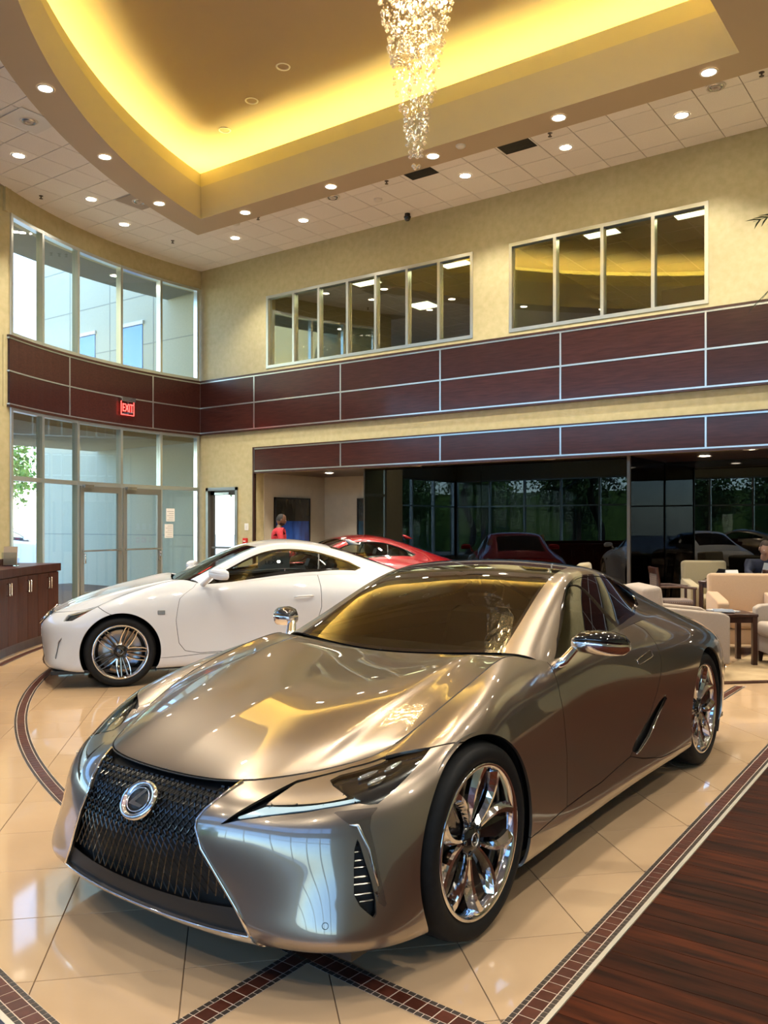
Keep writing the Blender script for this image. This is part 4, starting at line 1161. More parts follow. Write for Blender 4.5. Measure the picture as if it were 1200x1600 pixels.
    dlo = [(0.36, 3.97), (1.17, 3.95), (2.63, 3.95), (4.43, 3.92), (5.47, 3.86), (6.30, 3.58), (6.62, 3.12), (6.45, 2.84), (5.2, 2.72), (4.23, 2.72), (3.5, 2.66), (2.63, 2.70), (1.8, 2.93), (0.9, 3.4)] if lc else \
          [(0.25, 3.95), (.8, 3.1), (1.9, 2.95), (3.5, 2.88), (5.3, 2.95), (6.6, 3.15), (7.1, 3.42), (6.9, 3.7), (5.4, 3.88), (1.2, 3.95)]
    sw, rail = B.cut(reg(B, dlo, (.28, .12)))
    gl, br = sw.cut(reg(sw, dlo, (.28, .12)) - (.010 if lc else .012))
    if lc: both('side_window', gl.offset(-.004), M['car_glass'], 0)
    else:
        post, gl = gl.cut(.03 - np.abs(ub_(gl) - 5.35 - .06 * (4 - vb_(gl))))
        both('window_post', post, M['trim_black'], 0); both('side_window', gl.offset(-.004), M['rc_glass'], 0)
    both('window_trim', br, M['gloss_black'], .010)
    both('roof_rail', rail, pm, .008)
    # ---- underside and wheel wells
    fl_ = MB().box(WB - .9, .62, -.80, .80, .14, .17); fl_.build('underbody', M['trim_black'], root)
    for ax in (0, WB):
        for sgn in (1, -1):
            w = MB().lathe([(AR_ + .012, .895 if ax == 0 else .915), (AR_ + .012, .60), (.0001, .58)], 40, 'y', (ax, 0, AZ), a0=R_(-122), a1=R_(122))
            w.V = [(x, y * sgn * (1 if lc else .955), z) for x, y, z in w.V]
            w.build('wheel_well', M['black'], root)
    # ---- cabin
    kx = 1 if lc else .951
    cb = MB().box(-2.6 * kx, -.55, -.70, .70, .28, .32).box(-2.65 * kx, -2.6 * kx, -.70, .70, .28, .95).box(-2.6 * kx, -.75, .70, .73, .28, .86).box(-2.6 * kx, -.75, -.73, -.70, .28, .86)
    cb.build('cabin', M['interior'], root)
    ds = MB().prism([(-.62, .86), (-.70, .905), (-.95, .93), (-1.10, .90), (-1.16, .80), (-1.10, .66), (-.75, .5), (-.62, .5)], -.68, .68, 'y')
    ds.build('dashboard', M['interior'], root)
    bn = MB().loft([[(-1.02 - .14 * t, .36 + .16 * math.cos(a), .90 + .055 * math.sin(a) - .02 * t) for a in [PI * k / 8 for k in range(9)]] for t in (0, .5, 1)], True); bn.build('binnacle', M['interior'], root)
    sw_ = MB(); cx, cy, cz = -1.34, .36, .83
    ringp = [(cx + .175 * math.sin(a) * .40, cy + .175 * math.cos(a), cz + .175 * math.sin(a) * .92) for a in [2 * PI * i / 28 for i in range(29)]]
    sw_.tube(ringp, .016, 8).tube([ringp[0], (cx, cy, cz), ringp[14]], .014, 6).tube([(cx, cy, cz), ringp[21]], .014, 6).ball((cx + .01, cy, cz), .05)
    sw_.tube([(cx, cy, cz), (-1.05, .36, .78)], .03, 8)
    sw_.build('steering_wheel', M['seat'], root)
    for sy in (.36, -.36):
        se = MB()
        def rb(x, w, z0, z1, d): return [(x - d + .0, sy - w, z0), (x, sy - w * .8, z0), (x, sy + w * .8, z0), (x - d, sy + w, z0)]
        se.box(-2.0 * kx, -1.45 * kx, sy - .25, sy + .25, .34, .56, .05)
        T = Matrix.Translation((-1.98 * kx, sy, .50)) @ Matrix.Rotation(R_(-22), 4, 'Y')
        se.box(-.16, .0, -.25, .25, 0, .56, .06, T).box(-.14, -.02, -.13, .13, .57, .76, .05, T)
        se.build('seat', M['seat'], root)
    if lc: MB().box(-1.62, -1.58, -.11, .11, 1.145, 1.20, .02).tube([(-1.55, 0, 1.26), (-1.60, 0, 1.20)], .01).build('interior_mirror', M['trim_black'], root)
    # ---- grille lattice and frame
    iu = np.linspace(0, 25, nu)
    ymid = S[:, nv // 2, 1]
    def fx(y, z, o=0.0):
        y = abs(y); i = int(np.argmin(np.abs(ymid[:nu // 4] - y)))
        return float(np.interp(z, S[i, 8:, 2], S[i, 8:, 0])) - o
    gb_ = gr.offset(-.04)
    obj('grille_backing', gb_, M['black'], 'copy', 0)
    shelf, _ = gr.cut(.262 + .10 * gr.V[:, 1] ** 2 - gr.V[:, 2])
    obj('grille_shelf', shelf.offset(-.010), M['black'], 'copy', 0)
    lt = MB(); rows = [.665]
    p = .0125
    while rows[-1] > .20: rows.append(rows[-1] - p); p *= 1.062
    dy = .0285
    node = {}
    for j, z in enumerate(rows):
        for i in range(-24, 25):
            y = (i + (.5 if j % 2 else 0)) * dy * (1 + .35 * max(0, (.5 - z)) / .3)
            if sdpoly(np.array([[abs(y), z]]), SPm)[0] > .004 and z > .262 + .1 * y * y and z < float(np.interp(abs(y), c7[:nu // 5, 1], c7[:nu // 5, 2])) - .014: node[(i, j)] = (y, z)
    for (i, j), (y, z) in node.items():
        for q in ((i, j + 1), (i + 1, j + 1) if j % 2 else (i - 1, j + 1)):
            if q in node:
                y2, z2 = node[q]
                a = Vector((fx(y, z, .014), y, z)); b = Vector((fx(y2, z2, .014), y2, z2))
                lt.tube([a, b], .0026 if z < .5 else .0032, 4, False, False)
        if z > .47: lt.box(-.004, .004, -.0075, .0075, -.0034, .0034, 0, Matrix.Translation((fx(y, z, .008), y, z)) @ Matrix.Rotation(R_(-25), 4, 'Y'))
    lt.build('grille_mesh', M['grille_black'], root)
    for sgn in (1, -1):
        pth = [(y * sgn, z) for y, z in SP[2:11]]
        fm = MB().tube([(fx(y, z) + .002, y, z) for y, z in pth], [.005] * 5 + [.006] * 4, 8); fm.build('grille_frame', M['chrome'], root)
    MB().tube([(fx(y, .196 + .03 * abs(y) ** 2 ) + .003, y, .190 + .05 * y * y) for y in np.linspace(-.512, .512, 31)], .0045, 6).build('grille_frame', M['chrome'], root)
    ez = .560 if lc else .60
    ex = fx(0, ez, .004); sl_ = (fx(0, ez + .03) - fx(0, ez - .03)) / .06
    nrm = Vector((1, 0, -sl_)).normalized(); upv = Vector((sl_, 0, 1)).normalized()
    emblem_parts(root, Matrix(((0, upv.x, nrm.x, ex), (1, upv.y, nrm.y, 0), (0, upv.z, nrm.z, ez), (0, 0, 0, 1))))
    # ---- mirrors
    for sgn in (1, -1):
        mr_ = empty('side_mirror'); mr_.parent = root
        bx_, by_, bz_ = (-.86, .82, .885) if lc else (-.78, .80, .95)
        def sec(y, cx_, cz_, rx, rz, part):
            r = []
            n_ = 18
            for k in range(n_):
                a = 2 * PI * k / n_
                c_, s_ = math.cos(a), math.sin(a)
                X = cx_ + rx * math.copysign(abs(c_) ** .75, c_) * (1 if c_ > 0 else .45); Z = cz_ + rz * math.copysign(abs(s_) ** .8, s_)
                r.append((X, Z))
            return r
        secs = [(.0, -.10, .115, .05, .030), (.03, -.115, .118, .075, .048), (.09, -.135, .118, .088, .057), (.16, -.16, .112, .080, .056), (.205, -.19, .104, .055, .044), (.222, -.205, .10, .02, .02)]
        rings = [[(bx_ + X, sgn * (by_ + .055 + y), bz_ + Z) for X, Z in sec(y, cx_, cz_, rx, rz, 0)] for y, cx_, cz_, rx, rz in secs]
        low = [[(x, y, min(z, bz_ + secs[i][2] + .012)) for x, y, z in r] for i, r in enumerate(rings)]
        top = [[(x, y, max(z, bz_ + secs[i][2] + .012)) for x, y, z in r] for i, r in enumerate(rings)]
        a = MB().loft(low); b = MB().loft(top)
        a.build('mirror_shell', M['chrome'] if lc else pm, mr_); b.build('mirror_cap', M['gloss_black'] if lc else pm, mr_)
        s_ = MB().tube([(bx_, sgn * (by_ - .01), bz_), (bx_ - .03, sgn * (by_ + .03), bz_ + .035), (bx_ - .07, sgn * (by_ + .06), bz_ + .085), (bx_ - .10, sgn * (by_ + .09), bz_ + .11)], [.034, .030, .026, .03], 10, flat=.7)
        s_.build('mirror_stalk', M['chrome'] if lc else pm, mr_)
    # ---- handle, badge
    if lc:
        for sgn, dpar in ((1, doors[0]), (-1, doors[1])):
            pts = []
            for u, v in [(15.54, 5.36), (15.55, 5.52), (15.62, 5.58), (16.08, 5.72), (16.13, 5.66), (16.11, 5.50), (16.04, 5.45), (15.60, 5.33), (15.54, 5.36)]:
                p, n, _, _ = surf_at(S, u, v, 25, 7); pts.append((p.x + n.x * .001, (p.y + n.y * .001) * sgn, p.z + n.z * .001))
            MB().tube(pts, .0022, 5).build('flush_handle', M['chrome'], dpar)
            p, n, _, _ = surf_at(S, 5.25, 1.9, 25, 7)
            n = Vector((n.x, n.y * sgn, n.z)); p = Vector((p.x, p.y * sgn, p.z)); q = n.to_track_quat('Z', 'Y').to_matrix().to_4x4()
            MB().lathe([(.009, .0012), (.011, .0012)], 24).build('parking_sensor', M['trim_black'], root).matrix_local = Matrix.Translation(p) @ q
    else:
        for sgn, dpar in ((1, doors[0]), (-1, doors[1])):
            p, n, du, dv = surf_at(S, 16.0, 5.15, 25, 7)
            n = Vector((n.x, n.y * sgn, n.z)); p = Vector((p.x, p.y * sgn, p.z))
            MB().tube([p + Vector((.10, 0, 0)) + n * .004, p + Vector((.07, 0, .004)) + n * .03, p + Vector((-.07, 0, .008)) + n * .03, p + Vector((-.10, 0, .008)) + n * .004], [.010, .013, .013, .010], 8, flat=.7).build('door_handle', pm, dpar)
            p, n, du, dv = surf_at(S, 11.6, 4.5, 25, 7)
            p = Vector((p.x, p.y * sgn, p.z))
            MB().box(-.035, .035, -.004, .004, -.022, .022, .003, Matrix.Translation(p + Vector((0, sgn * .003, 0)))).build('fender_badge', M['steel'], root)
        fin = MB().loft([[(-2.62 + .10 * t * 1 + sx * (.075 - .05 * t), sy * (.022 - .016 * t), 1.315 + .065 * t) for sx, sy in ((1, 0), (.2, 1), (-1, .6), (-1, -.6), (.2, -1))] for t in (0, .5, 1)]); fin.build('roof_antenna', pm, root)
    # ---- wheels
    wp = make_wheel('lc', .3645, .288) if lc else make_wheel('rc', .335, .262)
    for ax in (0, WB):
        for sgn in (1, -1):
            w = empty('wheel'); w.parent = root
            w.location = (ax - (.015 if lc else 0), sgn * (.912 if lc else .862), AZ)
            w.rotation_euler = (0, R_(random.uniform(0, 72)) if not (ax == 0 and sgn == 1) else 0, 0 if sgn == 1 else PI)
            for nme, me, m_ in wp: link(nme, me, m_, w)
def car_pose(o, cx, cy, dx, dy):
    """place by front-axle point and forward direction"""
    o.location = (cx, cy, 0); o.rotation_euler = (0, 0, math.atan2(dy, dx))
lc_car = empty('coupe_car', label='silver-bronze sports coupe with spindle grille in the foreground', cat='car')
build_car(lc_car, 'lc', M['lc_paint'])
car_pose(lc_car, -2.488, 2.774, -.0058, -1)
white_car = empty('coupe_car', label='white coupe parked behind the silver sports car', cat='car')
build_car(white_car, 'rc', M['white_paint'])
car_pose(white_car, -7.50, 5.56, -.56, -.83)
def recolor(o, old, new):
    """copy of a car in another paint: material slots on the object, mesh shared"""
    for c in [o] + list(o.children_recursive):
        if c.type == 'MESH' and c.material_slots and c.material_slots[0].material == old:
            c.material_slots[0].link = 'OBJECT'; c.material_slots[0].material = new
red_car = copy_tree(white_car)
tag(red_car, 'dark red car half hidden behind the white coupe', 'car'); red_car.name = 'sedan_car'
recolor(red_car, M['white_paint'], M['red_paint'])
car_pose(red_car, -9.30, 9.31, -.56, -.83)
# ------------------------------------------------------------------ signs, posters and wall fittings
def text_mesh(s, size, depth=.002, name='lettering', font_w=1.0):
    cu = bpy.data.curves.new(name, 'FONT'); cu.body = s; cu.size = size; cu.extrude = depth
    cu.align_x = 'CENTER'; cu.align_y = 'CENTER'
    o = bpy.data.objects.new(name, cu); COL.objects.link(o)
    dg = bpy.context.evaluated_depsgraph_get()
    me = bpy.data.meshes.new_from_object(o.evaluated_get(dg))
    bpy.data.objects.remove(o); bpy.data.curves.remove(cu)
    me.name = name; me.materials.clear()
    return me
def text(s, size, m, parent, T, depth=.002, sx=1.0):
    me = text_mesh(s, size, depth)
    o = link('lettering', me, m, parent)
    o.matrix_local = T @ Matrix.Diagonal((sx, 1, 1, 1))
    return o
M['exit_red'] = mat('exit_red', (.8, .02, .02), .5, emit=(1, .05, .04), es=2.6)
M['exit_plate'] = glass('exit_plate', (.80, .72, .72), .12)
ea = 187.1
ex_, ey_ = polar(AC, AR - .10, ea)
ex = empty('exit_sign', (ex_, ey_, 3.80), R_(ea) + PI / 2, 'red EXIT sign with silver top hanging on the mahogany band', 'sign')
# local x along the wall (to the right seen from inside), local -y... sign faces the room centre
MB().box(-.19, .19, -.035, .045, .27, .36, .006).build('canopy', M['steel'], ex)
MB().box(-.175, .175, -.006, .006, .0, .27).build('plate', M['exit_plate'], ex)
T = Matrix.Translation((0, .010, .135)) @ Matrix.Rotation(PI, 4, 'Z') @ Matrix.Rotation(PI / 2, 4, 'X')
text('EXIT', .235, M['exit_red'], ex, T, .003, .62)
MB().box(-.175, .175, -.008, .008, -.006, .004).box(-.177, -.170, -.008, .008, 0, .27).box(.170, .177, -.008, .008, 0, .27).build('edge', M['exit_red'], ex)
def poster(name, label, origin, ux, w, z0, z1, style):
    """framed print; ux = direction of its width, origin = left lower corner on the wall"""
    ang = math.atan2(ux[1], ux[0])
    p = empty(name, (*origin, z0), ang, label, 'poster')
    h = z1 - z0
    MB().box(0, w, -.03, 0, 0, h).build('backing', M['gloss_black'], p)
    MB().box(0, .035, -.045, 0, 0, h).box(w - .035, w, -.045, 0, 0, h).box(0, w, -.045, 0, 0, .035).box(0, w, -.045, 0, h - .035, h).build('frame', M['trim_black'], p)
    MB().box(.04, w - .04, -.034, -.03, .04, h * .60).build('print_lower', style[0], p)
    MB().box(.04, w - .04, -.034, -.03, h * .60, h - .04).build('print_upper', style[1], p)
    return p
def print_mat(name, a, b, c, sc=3.0):
    m = noisy(name, a, b, sc, .2, 5, (2, 2, .6), coat=.6)
    return m
PB = print_mat('blue_print', (.006, .012, .10), (.03, .10, .42), None, 2.2)
PD = print_mat('dark_print', (.006, .006, .007), (.05, .045, .03), None, 5)
PT = print_mat('teal_print', (.01, .02, .03), (.03, .09, .12), None, 4)
poster('framed_poster', 'framed blue and black print on the alcove side wall behind the man in red', (-12.915, 13.67), (0, 1), 1.17, .85, 2.15, (PB, PD))
poster('framed_poster', 'dark framed print on the alcove back wall partly behind black glass', (-11.92, 15.395), (1, 0), .85, .85, 2.15, (PT, PD))
sw = empty('light_switch', (-13.19, YW - .001, 1.50), 0, 'white light switch plate beside the side door', 'switch')
MB().box(-.06, .06, -.012, 0, -.075, .075, .004).build('plate', M['white'], sw)
MB().box(-.02, .02, -.02, -.01, -.035, .035, .003).build('rocker', M['white_metal'], sw)
fa = empty('fire_alarm', (-13.21, YW - .001, 1.19), 0, 'red fire alarm pull station under the light switch', 'alarm')
MB().box(-.06, .06, -.05, 0, -.07, .07, .006).build('body', mat('alarm_red', (.55, .02, .015), .3), fa)
MB().box(-.035, .035, -.06, -.048, -.01, .012, .003).build('handle', M['white'], fa)
M['paper'] = mat('paper', (.80, .79, .76), .6)
M['ink'] = mat('ink', (.10, .10, .12), .7)
for k, (a, z0, z1, n) in enumerate(((179.25, 1.62, 1.90, 5), (179.5, 1.26, 1.56, 6))):
    x, y = polar(AC, AR - .012, a)
    t = empty('paper_notice', (x, y, z0), R_(a) + PI / 2, ('upper' if k == 0 else 'lower') + ' white paper notice taped inside the glass beside the door', 'notice', 'notices on the glass')
    MB().box(-.115, .115, -.001, .001, 0, z1 - z0).build('sheet', M['paper'], t)
    m = MB()
    for i in range(n): m.box(-.09, .09 - .05 * (i % 2), .001, .002, .03 + i * .045, .036 + i * .045)
    m.build('print', M['ink'], t)
# ------------------------------------------------------------------ reception counter
def polar_thing(a, r): return polar((FCX, FCY), r, a)
ctr = empty('reception_cabinet', (*polar_thing(222, 11.4), 0), 0, 'dark mahogany curved reception counter at the left edge', 'cabinet')
ox, oy = ctr.location.x, ctr.location.y
def carc(a0, a1, r0, r1, z0, z1):
    m = arc_box(MB(), (FCX - ox, FCY - oy), a0, a1, r0, r1, z0, z1); return m
carc(212.3, 240, 11.08, 11.62, .12, .93).build('body', M['cabinet'], ctr)
carc(212.3, 240, 11.12, 11.62, 0, .12).build('toe_kick', M['dark_wood'], ctr)
carc(212.1, 240.2, 11.045, 11.67, .93, 1.03).build('worktop', M['cabinet'], ctr)
carc(214.5, 240.2, 11.48, 11.53, 1.03, 1.11).build('upstand', M['cabinet'], ctr)
da = 1.62
for k in range(10):
    a0 = 212.35 + k * da
    d = carc(a0 + .02, a0 + da - .02, 11.057, 11.08, .13, .92).build('cabinet_door', M['cabinet'], ctr)
    hx = a0 + (da - .18 if k % 2 == 0 else .18)
    p, q = polar_thing(hx, 11.057), polar_thing(hx, 11.025)
    MB().tube([(p[0] - ox, p[1] - oy, .72), (q[0] - ox, q[1] - oy, .72), (q[0] - ox, q[1] - oy, .86), (p[0] - ox, p[1] - oy, .86)], .006, 6).build('handle', M['steel'], d)
bx_, by_ = polar_thing(216.6, 11.32)
bh = empty('brochure_holder', (bx_, by_, 1.0315), R_(40), 'clear brochure holder with tan leaflets on the reception counter', 'brochure holder')
MB().box(-.09, .09, -.05, -.045, 0, .17).box(-.09, .09, .04, .045, 0, .1).box(-.09, .09, -.05, .045, 0, .005).build('holder', M['clear_lens'], bh)
MB().box(-.08, .08, -.035, -.01, .01, .24, 0, Matrix.Rotation(R_(-8), 4, 'X')).build('leaflets', mat('leaflet', (.55, .38, .22), .5), bh)
# ------------------------------------------------------------------ chandelier
cx_, cy_ = -4.46, 6.65
ch = empty('crystal_chandelier', (cx_, cy_, 4.9), 0, 'long tapering chandelier of hanging crystal beads', 'chandelier')
M['crystal'] = glass('crystal', (1.0, .95, .86), .30, .9, .02, 1.5)
M['bulb'] = mat('bulb_glow', (1, .8, .5), .5, emit=(1, .74, .38), es=42)
rc_ = random.Random(11)
bead_me = MB().ball((0, 0, 0), .021, 10, 6).me('crystal_bead')
def rad_of(z): return float(np.interp(z, [0, .2, .43, .79, 1.07, 1.28, 1.58, 3.5], [.03, .075, .13, .20, .24, .29, .345, .80]))
beads = []
small = MB(); wires = MB()
z = 0.0
beads += [(.03 * math.cos(a), .03 * math.sin(a), .012) for a in (0.3, 2.4, 4.5)]
lev = .11
while lev < 1.05:
    r = rad_of(lev); n = max(4, int(r * 25))
    for k in range(n):
        a = 2 * PI * k / n + lev * 3
        for j in range(2): beads.append((r * math.cos(a), r * math.sin(a), lev + j * .045 + rc_.uniform(-.02, .02)))
    lev += .118
for q in range(760):
    zz = rc_.uniform(.95, 3.45); r = rad_of(zz) * (1 if rc_.random() < .5 else math.sqrt(rc_.random())); a = rc_.uniform(0, 2 * PI)
    beads.append((r * math.cos(a), r * math.sin(a), zz))
for q in range(5200):
    zz = .15 + 3.3 * rc_.random() ** .8; r = rad_of(zz) * math.sqrt(rc_.random()) * .95; a = rc_.uniform(0, 2 * PI)
    if zz < 1.0 and rc_.random() < .75: continue
    small.add([(r * math.cos(a) + dx, r * math.sin(a) + dy, zz + dz) for dx, dy, dz in ((.010, 0, 0), (-.010, 0, 0), (0, .010, 0), (0, -.010, 0), (0, 0, .012), (0, 0, -.012))],
              [(0, 2, 4), (2, 1, 4), (1, 3, 4), (3, 0, 4), (2, 0, 5), (1, 2, 5), (3, 1, 5), (0, 3, 5)])
beads.sort(key=lambda b: b[2])
for b in beads[:295]: link('crystal_bead', bead_me, M['crystal'], ch, b)
mb = MB()
for b in beads[295:]: mb.ball(b, .021, 7, 5)
o = mb.build('upper_beads', M['crystal'], ch); o['kind'] = 'stuff'
o = small.build('small_beads', M['crystal'], ch); o['kind'] = 'stuff'
for k in range(40):
    a = rc_.uniform(0, 2 * PI); zz = rc_.uniform(.1, 1.3); r = rad_of(zz) * .97
    wires.tube([(r * math.cos(a), r * math.sin(a), zz), (r * math.cos(a), r * math.sin(a), 3.5)], .0006, 3, False, False)
wires.build('wires', M['steel'], ch)
MB().lathe([(.85, 3.545), (.85, 3.50), (.0001, 3.49)], 40).build('ceiling_plate', M['chrome'], ch)
for k in range(64):
    a = k * 2.39996; zz = 1.12 + 2.3 * (k / 64) ** .85; r = rad_of(zz) * (.30, .6, .85)[k % 3]
    MB().ball((r * math.cos(a), r * math.sin(a), zz), .017 + .012 * (k > 20), 8, 6).build('bulb', M['bulb'], ch)
# ------------------------------------------------------------------ lounge furniture
def fabric(name, c0, c1): return noisy(name, c0, c1, 260, .9, 2, bump=.25, sheen=.2)
M['tan_fabric'] = fabric('tan_fabric', (.40, .26, .15), (.50, .34, .21))
M['grey_fabric'] = fabric('grey_tan_fabric', (.33, .27, .21), (.43, .35, .28))
M['olive_fabric'] = fabric('olive_tan_fabric', (.26, .21, .12), (.33, .27, .16))
def pattern_fabric():
    m = mat('dotted_fabric', (.14, .10, .09), .85)
    tc = N(m, 'ShaderNodeTexCoord'); v = N(m, 'ShaderNodeTexVoronoi'); v.inputs['Scale'].default_value = 34; v.inputs['Randomness'].default_value = 0
    r = ramp(m, [(.18, (.40, .31, .22)), (.30, (.13, .095, .085))])
    L(m, tc.outputs['Object'], v.inputs['Vector']); L(m, v.outputs['Distance'], r.inputs[0]); L(m, r.outputs[0], P(m).inputs['Base Color'])
    return m
M['dot_fabric'] = pattern_fabric()
def soft(o, w=.03):
    """round the edges of an upholstered part"""
    b = o.modifiers.new('bevel', 'BEVEL'); b.width = w; b.segments = 4; b.limit_method = 'ANGLE'; b.harden_normals = False
    for p in o.data.polygons: p.use_smooth = True
    return o
def armchair(label, loc, ang, fab, w=.76, back=.90):
    """faces local +x"""
    t = empty('armchair', (*loc, .0105), ang, label, 'armchair', 'lounge armchairs')
    h = w / 2
    soft(MB().box(-.36, .33, -h + .13, h - .13, .12, .30).build('base', fab, t), .012)
    soft(MB().box(-.26, .36, -h + .135, h - .135, .30, .46).build('seat_cushion', fab, t), .045)
    Tm = Matrix.Translation((-.36, 0, .12)) @ Matrix.Rotation(R_(-7), 4, 'Y')
    soft(MB().box(-.07, .13, -h + .02, h - .02, 0, back - .12, 0, Tm).build('backrest', fab, t), .045)
    for s in (-1, 1):
        a = MB().prism([(-.40, .12), (.36, .12), (.36, .60), (.30, .635), (-.36, .70), (-.42, .66)], s * h - (.135 if s > 0 else 0), s * h + (0 if s > 0 else .135), 'y')
        soft(a.build('arm', fab, t), .022)
        for x in (-.33, .29): MB().add([(x - .03, s * (h - .06) - .03, .12), (x + .03, s * (h - .06) - .03, .12), (x + .03, s * (h - .06) + .03, .12), (x - .03, s * (h - .06) + .03, .12), (x - .018, s * (h - .06) - .018, 0), (x + .018, s * (h - .06) - .018, 0), (x + .018, s * (h - .06) + .018, 0), (x - .018, s * (h - .06) + .018, 0)], [(0, 1, 2, 3), (7, 6, 5, 4), (0, 4, 5, 1), (1, 5, 6, 2), (2, 6, 7, 3), (3, 7, 4, 0)]).build('leg', M['dark_wood'], t)
    return t
armchair('grey-tan armchair seen from its side right behind the silver car', (-2.74, 9.13), R_(36), M['grey_fabric'])
armchair('tan armchair facing the camera with a full seat cushion', (-2.52, 10.98), R_(-65), M['tan_fabric'], .80, .92)
armchair('grey-tan armchair cut off by the right edge of the picture', (-1.80, 10.16), R_(212), M['grey_fabric'])
armchair('olive armchair at the back beyond the small dark table', (-3.62, 13.45), R_(-62), M['olive_fabric'], .70, .97)
armchair('olive armchair just above the roof of the silver car', (-4.58, 12.0), R_(20), M['olive_fabric'], .70, .97)
def table(name, label, loc, ang, w, d, h, group=None):
    t = empty(name, (*loc, .0105), ang, label, 'table', group)
    MB().box(-w / 2, w / 2, -d / 2, d / 2, h - .035, h, .006).build('table_top', M['dark_wood'], t)
    MB().box(-w / 2 + .03, w / 2 - .03, -d / 2 + .03, d / 2 - .03, h - .10, h - .035).build('apron', M['dark_wood'], t)
    for sx in (-1, 1):
        for sy in (-1, 1):
            x, y = sx * (w / 2 - .035), sy * (d / 2 - .035)
            MB().box(x - .025, x + .025, y - .025, y + .025, 0, h - .035).build('leg', M['dark_wood'], t)
    return t
table('side_table', 'low dark wood side table with magazines between the armchairs', (-2.50, 9.98), R_(36), .50, .50, .56)
table('cafe_table', 'small square dark table with booklets near the dotted chair', (-3.22, 12.72), R_(0), .56, .62, .74)
table('cafe_table', 'dark table with an open laptop by the right edge', (-2.85, 13.45), R_(10), .70, .62, .74)
def magazine(label, loc, z, ang, col, w=.21, d=.28):
    t = empty('magazine', (*loc, z), ang, label, 'magazine', 'magazines')
    MB().box(-w / 2, w / 2, -d / 2, d / 2, 0, .008).build('pages', M['paper'], t)
    MB().box(-w / 2, w / 2, -d / 2, d / 2, .008, .010).build('cover', mat('cover', col, .25), t)
magazine('blue-grey magazine on the low side table, topmost', (-2.52, 9.92), .583, R_(20), (.18, .26, .36))
magazine('white magazine on the low side table', (-2.55, 10.02), .5725, R_(55), (.7, .7, .68), .22, .30)
for k, (dx, dy, rz, hh, lab) in enumerate(((-.05, -.12, 20, .10, 'white folded tent card at the front of the cafe table'), (.10, .0, 50, .15, 'red and white printed booklet standing on the cafe table'))):
    t = empty('table_card', (-3.22 + dx, 12.72 + dy, .752), R_(rz), lab, 'card', 'cards on the cafe table')
    MB().prism([(-.05, 0), (0, hh), (.05, 0), (.045, 0), (0, hh - .01), (-.045, 0)], -.10, .10, 'x').build('card', M['paper'], t)
    MB().box(-.08, .08, -.055, -.05, .02, .05, 0, Matrix.Rotation(R_(-25), 4, 'X')).build('print', mat('card_print', (.45, .05, .04) if k else (.3, .3, .32), .5), t)
tb = empty('tablet_stand', (-3.36, 12.88, .752), R_(-40), 'black tablet on a stand at the back of the cafe table', 'tablet')
MB().box(-.15, .15, -.10, .10, 0, .012).box(-.16, .16, -.008, .008, 0, .16, 0, Matrix.Translation((0, .05, .01)) @ Matrix.Rotation(R_(-35), 4, 'X')).build('body', M['gloss_black'], tb)
lp = empty('laptop', (-2.92, 13.42, .752), R_(126), 'silver laptop with its lid open in front of the seated person', 'laptop')
MB().box(-.16, .16, -.11, .11, 0, .015, .003).build('base', M['steel'], lp)
lid = MB().box(-.16, .16, -.004, .004, 0, .22, .002, Matrix.Translation((0, -.11, .012)) @ Matrix.Rotation(R_(14), 4, 'X')).build('lid', mat('laptop_lid', (.62, .64, .66), .3, .6), lp)
MB().lathe([(.0001, 0), (.012, 0)], 16, 'y', (0, -.146, .13)).build('lid_logo', mat('logo_white', (.9, .9, .9), .4, emit=(1, 1, 1), es=.6), lid)
def wood_chair(label, loc, ang):
    """faces local +x"""
    t = empty('wooden_chair', (*loc, .0105), ang, label, 'chair', 'wooden chairs')
    MB().box(-.22, .24, -.23, .23, .40, .47, .02).build('seat', M['dot_fabric'], t)
    for sy in (-1, 1):
        MB().tube([(-.20, sy * .22, 0), (-.23, sy * .22, .42), (-.30, sy * .22, .93)], .021, 6, False).build('rear_leg', M['dark_wood'], t)
        MB().tube([(.22, sy * .22, 0), (.22, sy * .22, .64)], .021, 6, False).build('front_leg', M['dark_wood'], t)
        MB().tube([(-.25, sy * .22, .66), (0, sy * .235, .665), (.25, sy * .22, .64)], .02, 6, False).build('arm', M['dark_wood'], t)
    MB().box(-.315, -.285, -.21, .21, .84, .93, .008).build('top_rail', M['dark_wood'], t)
    MB().box(-.275, -.245, -.20, .20, .50, .56, .008).build('lower_rail', M['dark_wood'], t)
    MB().box(-.30, -.262, -.195, .195, .56, .84, .008, Matrix.Translation((.0, 0, 0))).build('back_pad', M['dot_fabric'], t)
    MB().box(-.22, .22, -.215, .215, .35, .40).build('seat_frame', M['dark_wood'], t)
    return t
wood_chair('dark wood chair with dotted back left of the cafe table', (-3.80, 12.30), R_(32))
wood_chair('dark wood chair with its back to the camera before the laptop table', (-2.50, 12.62), R_(112))
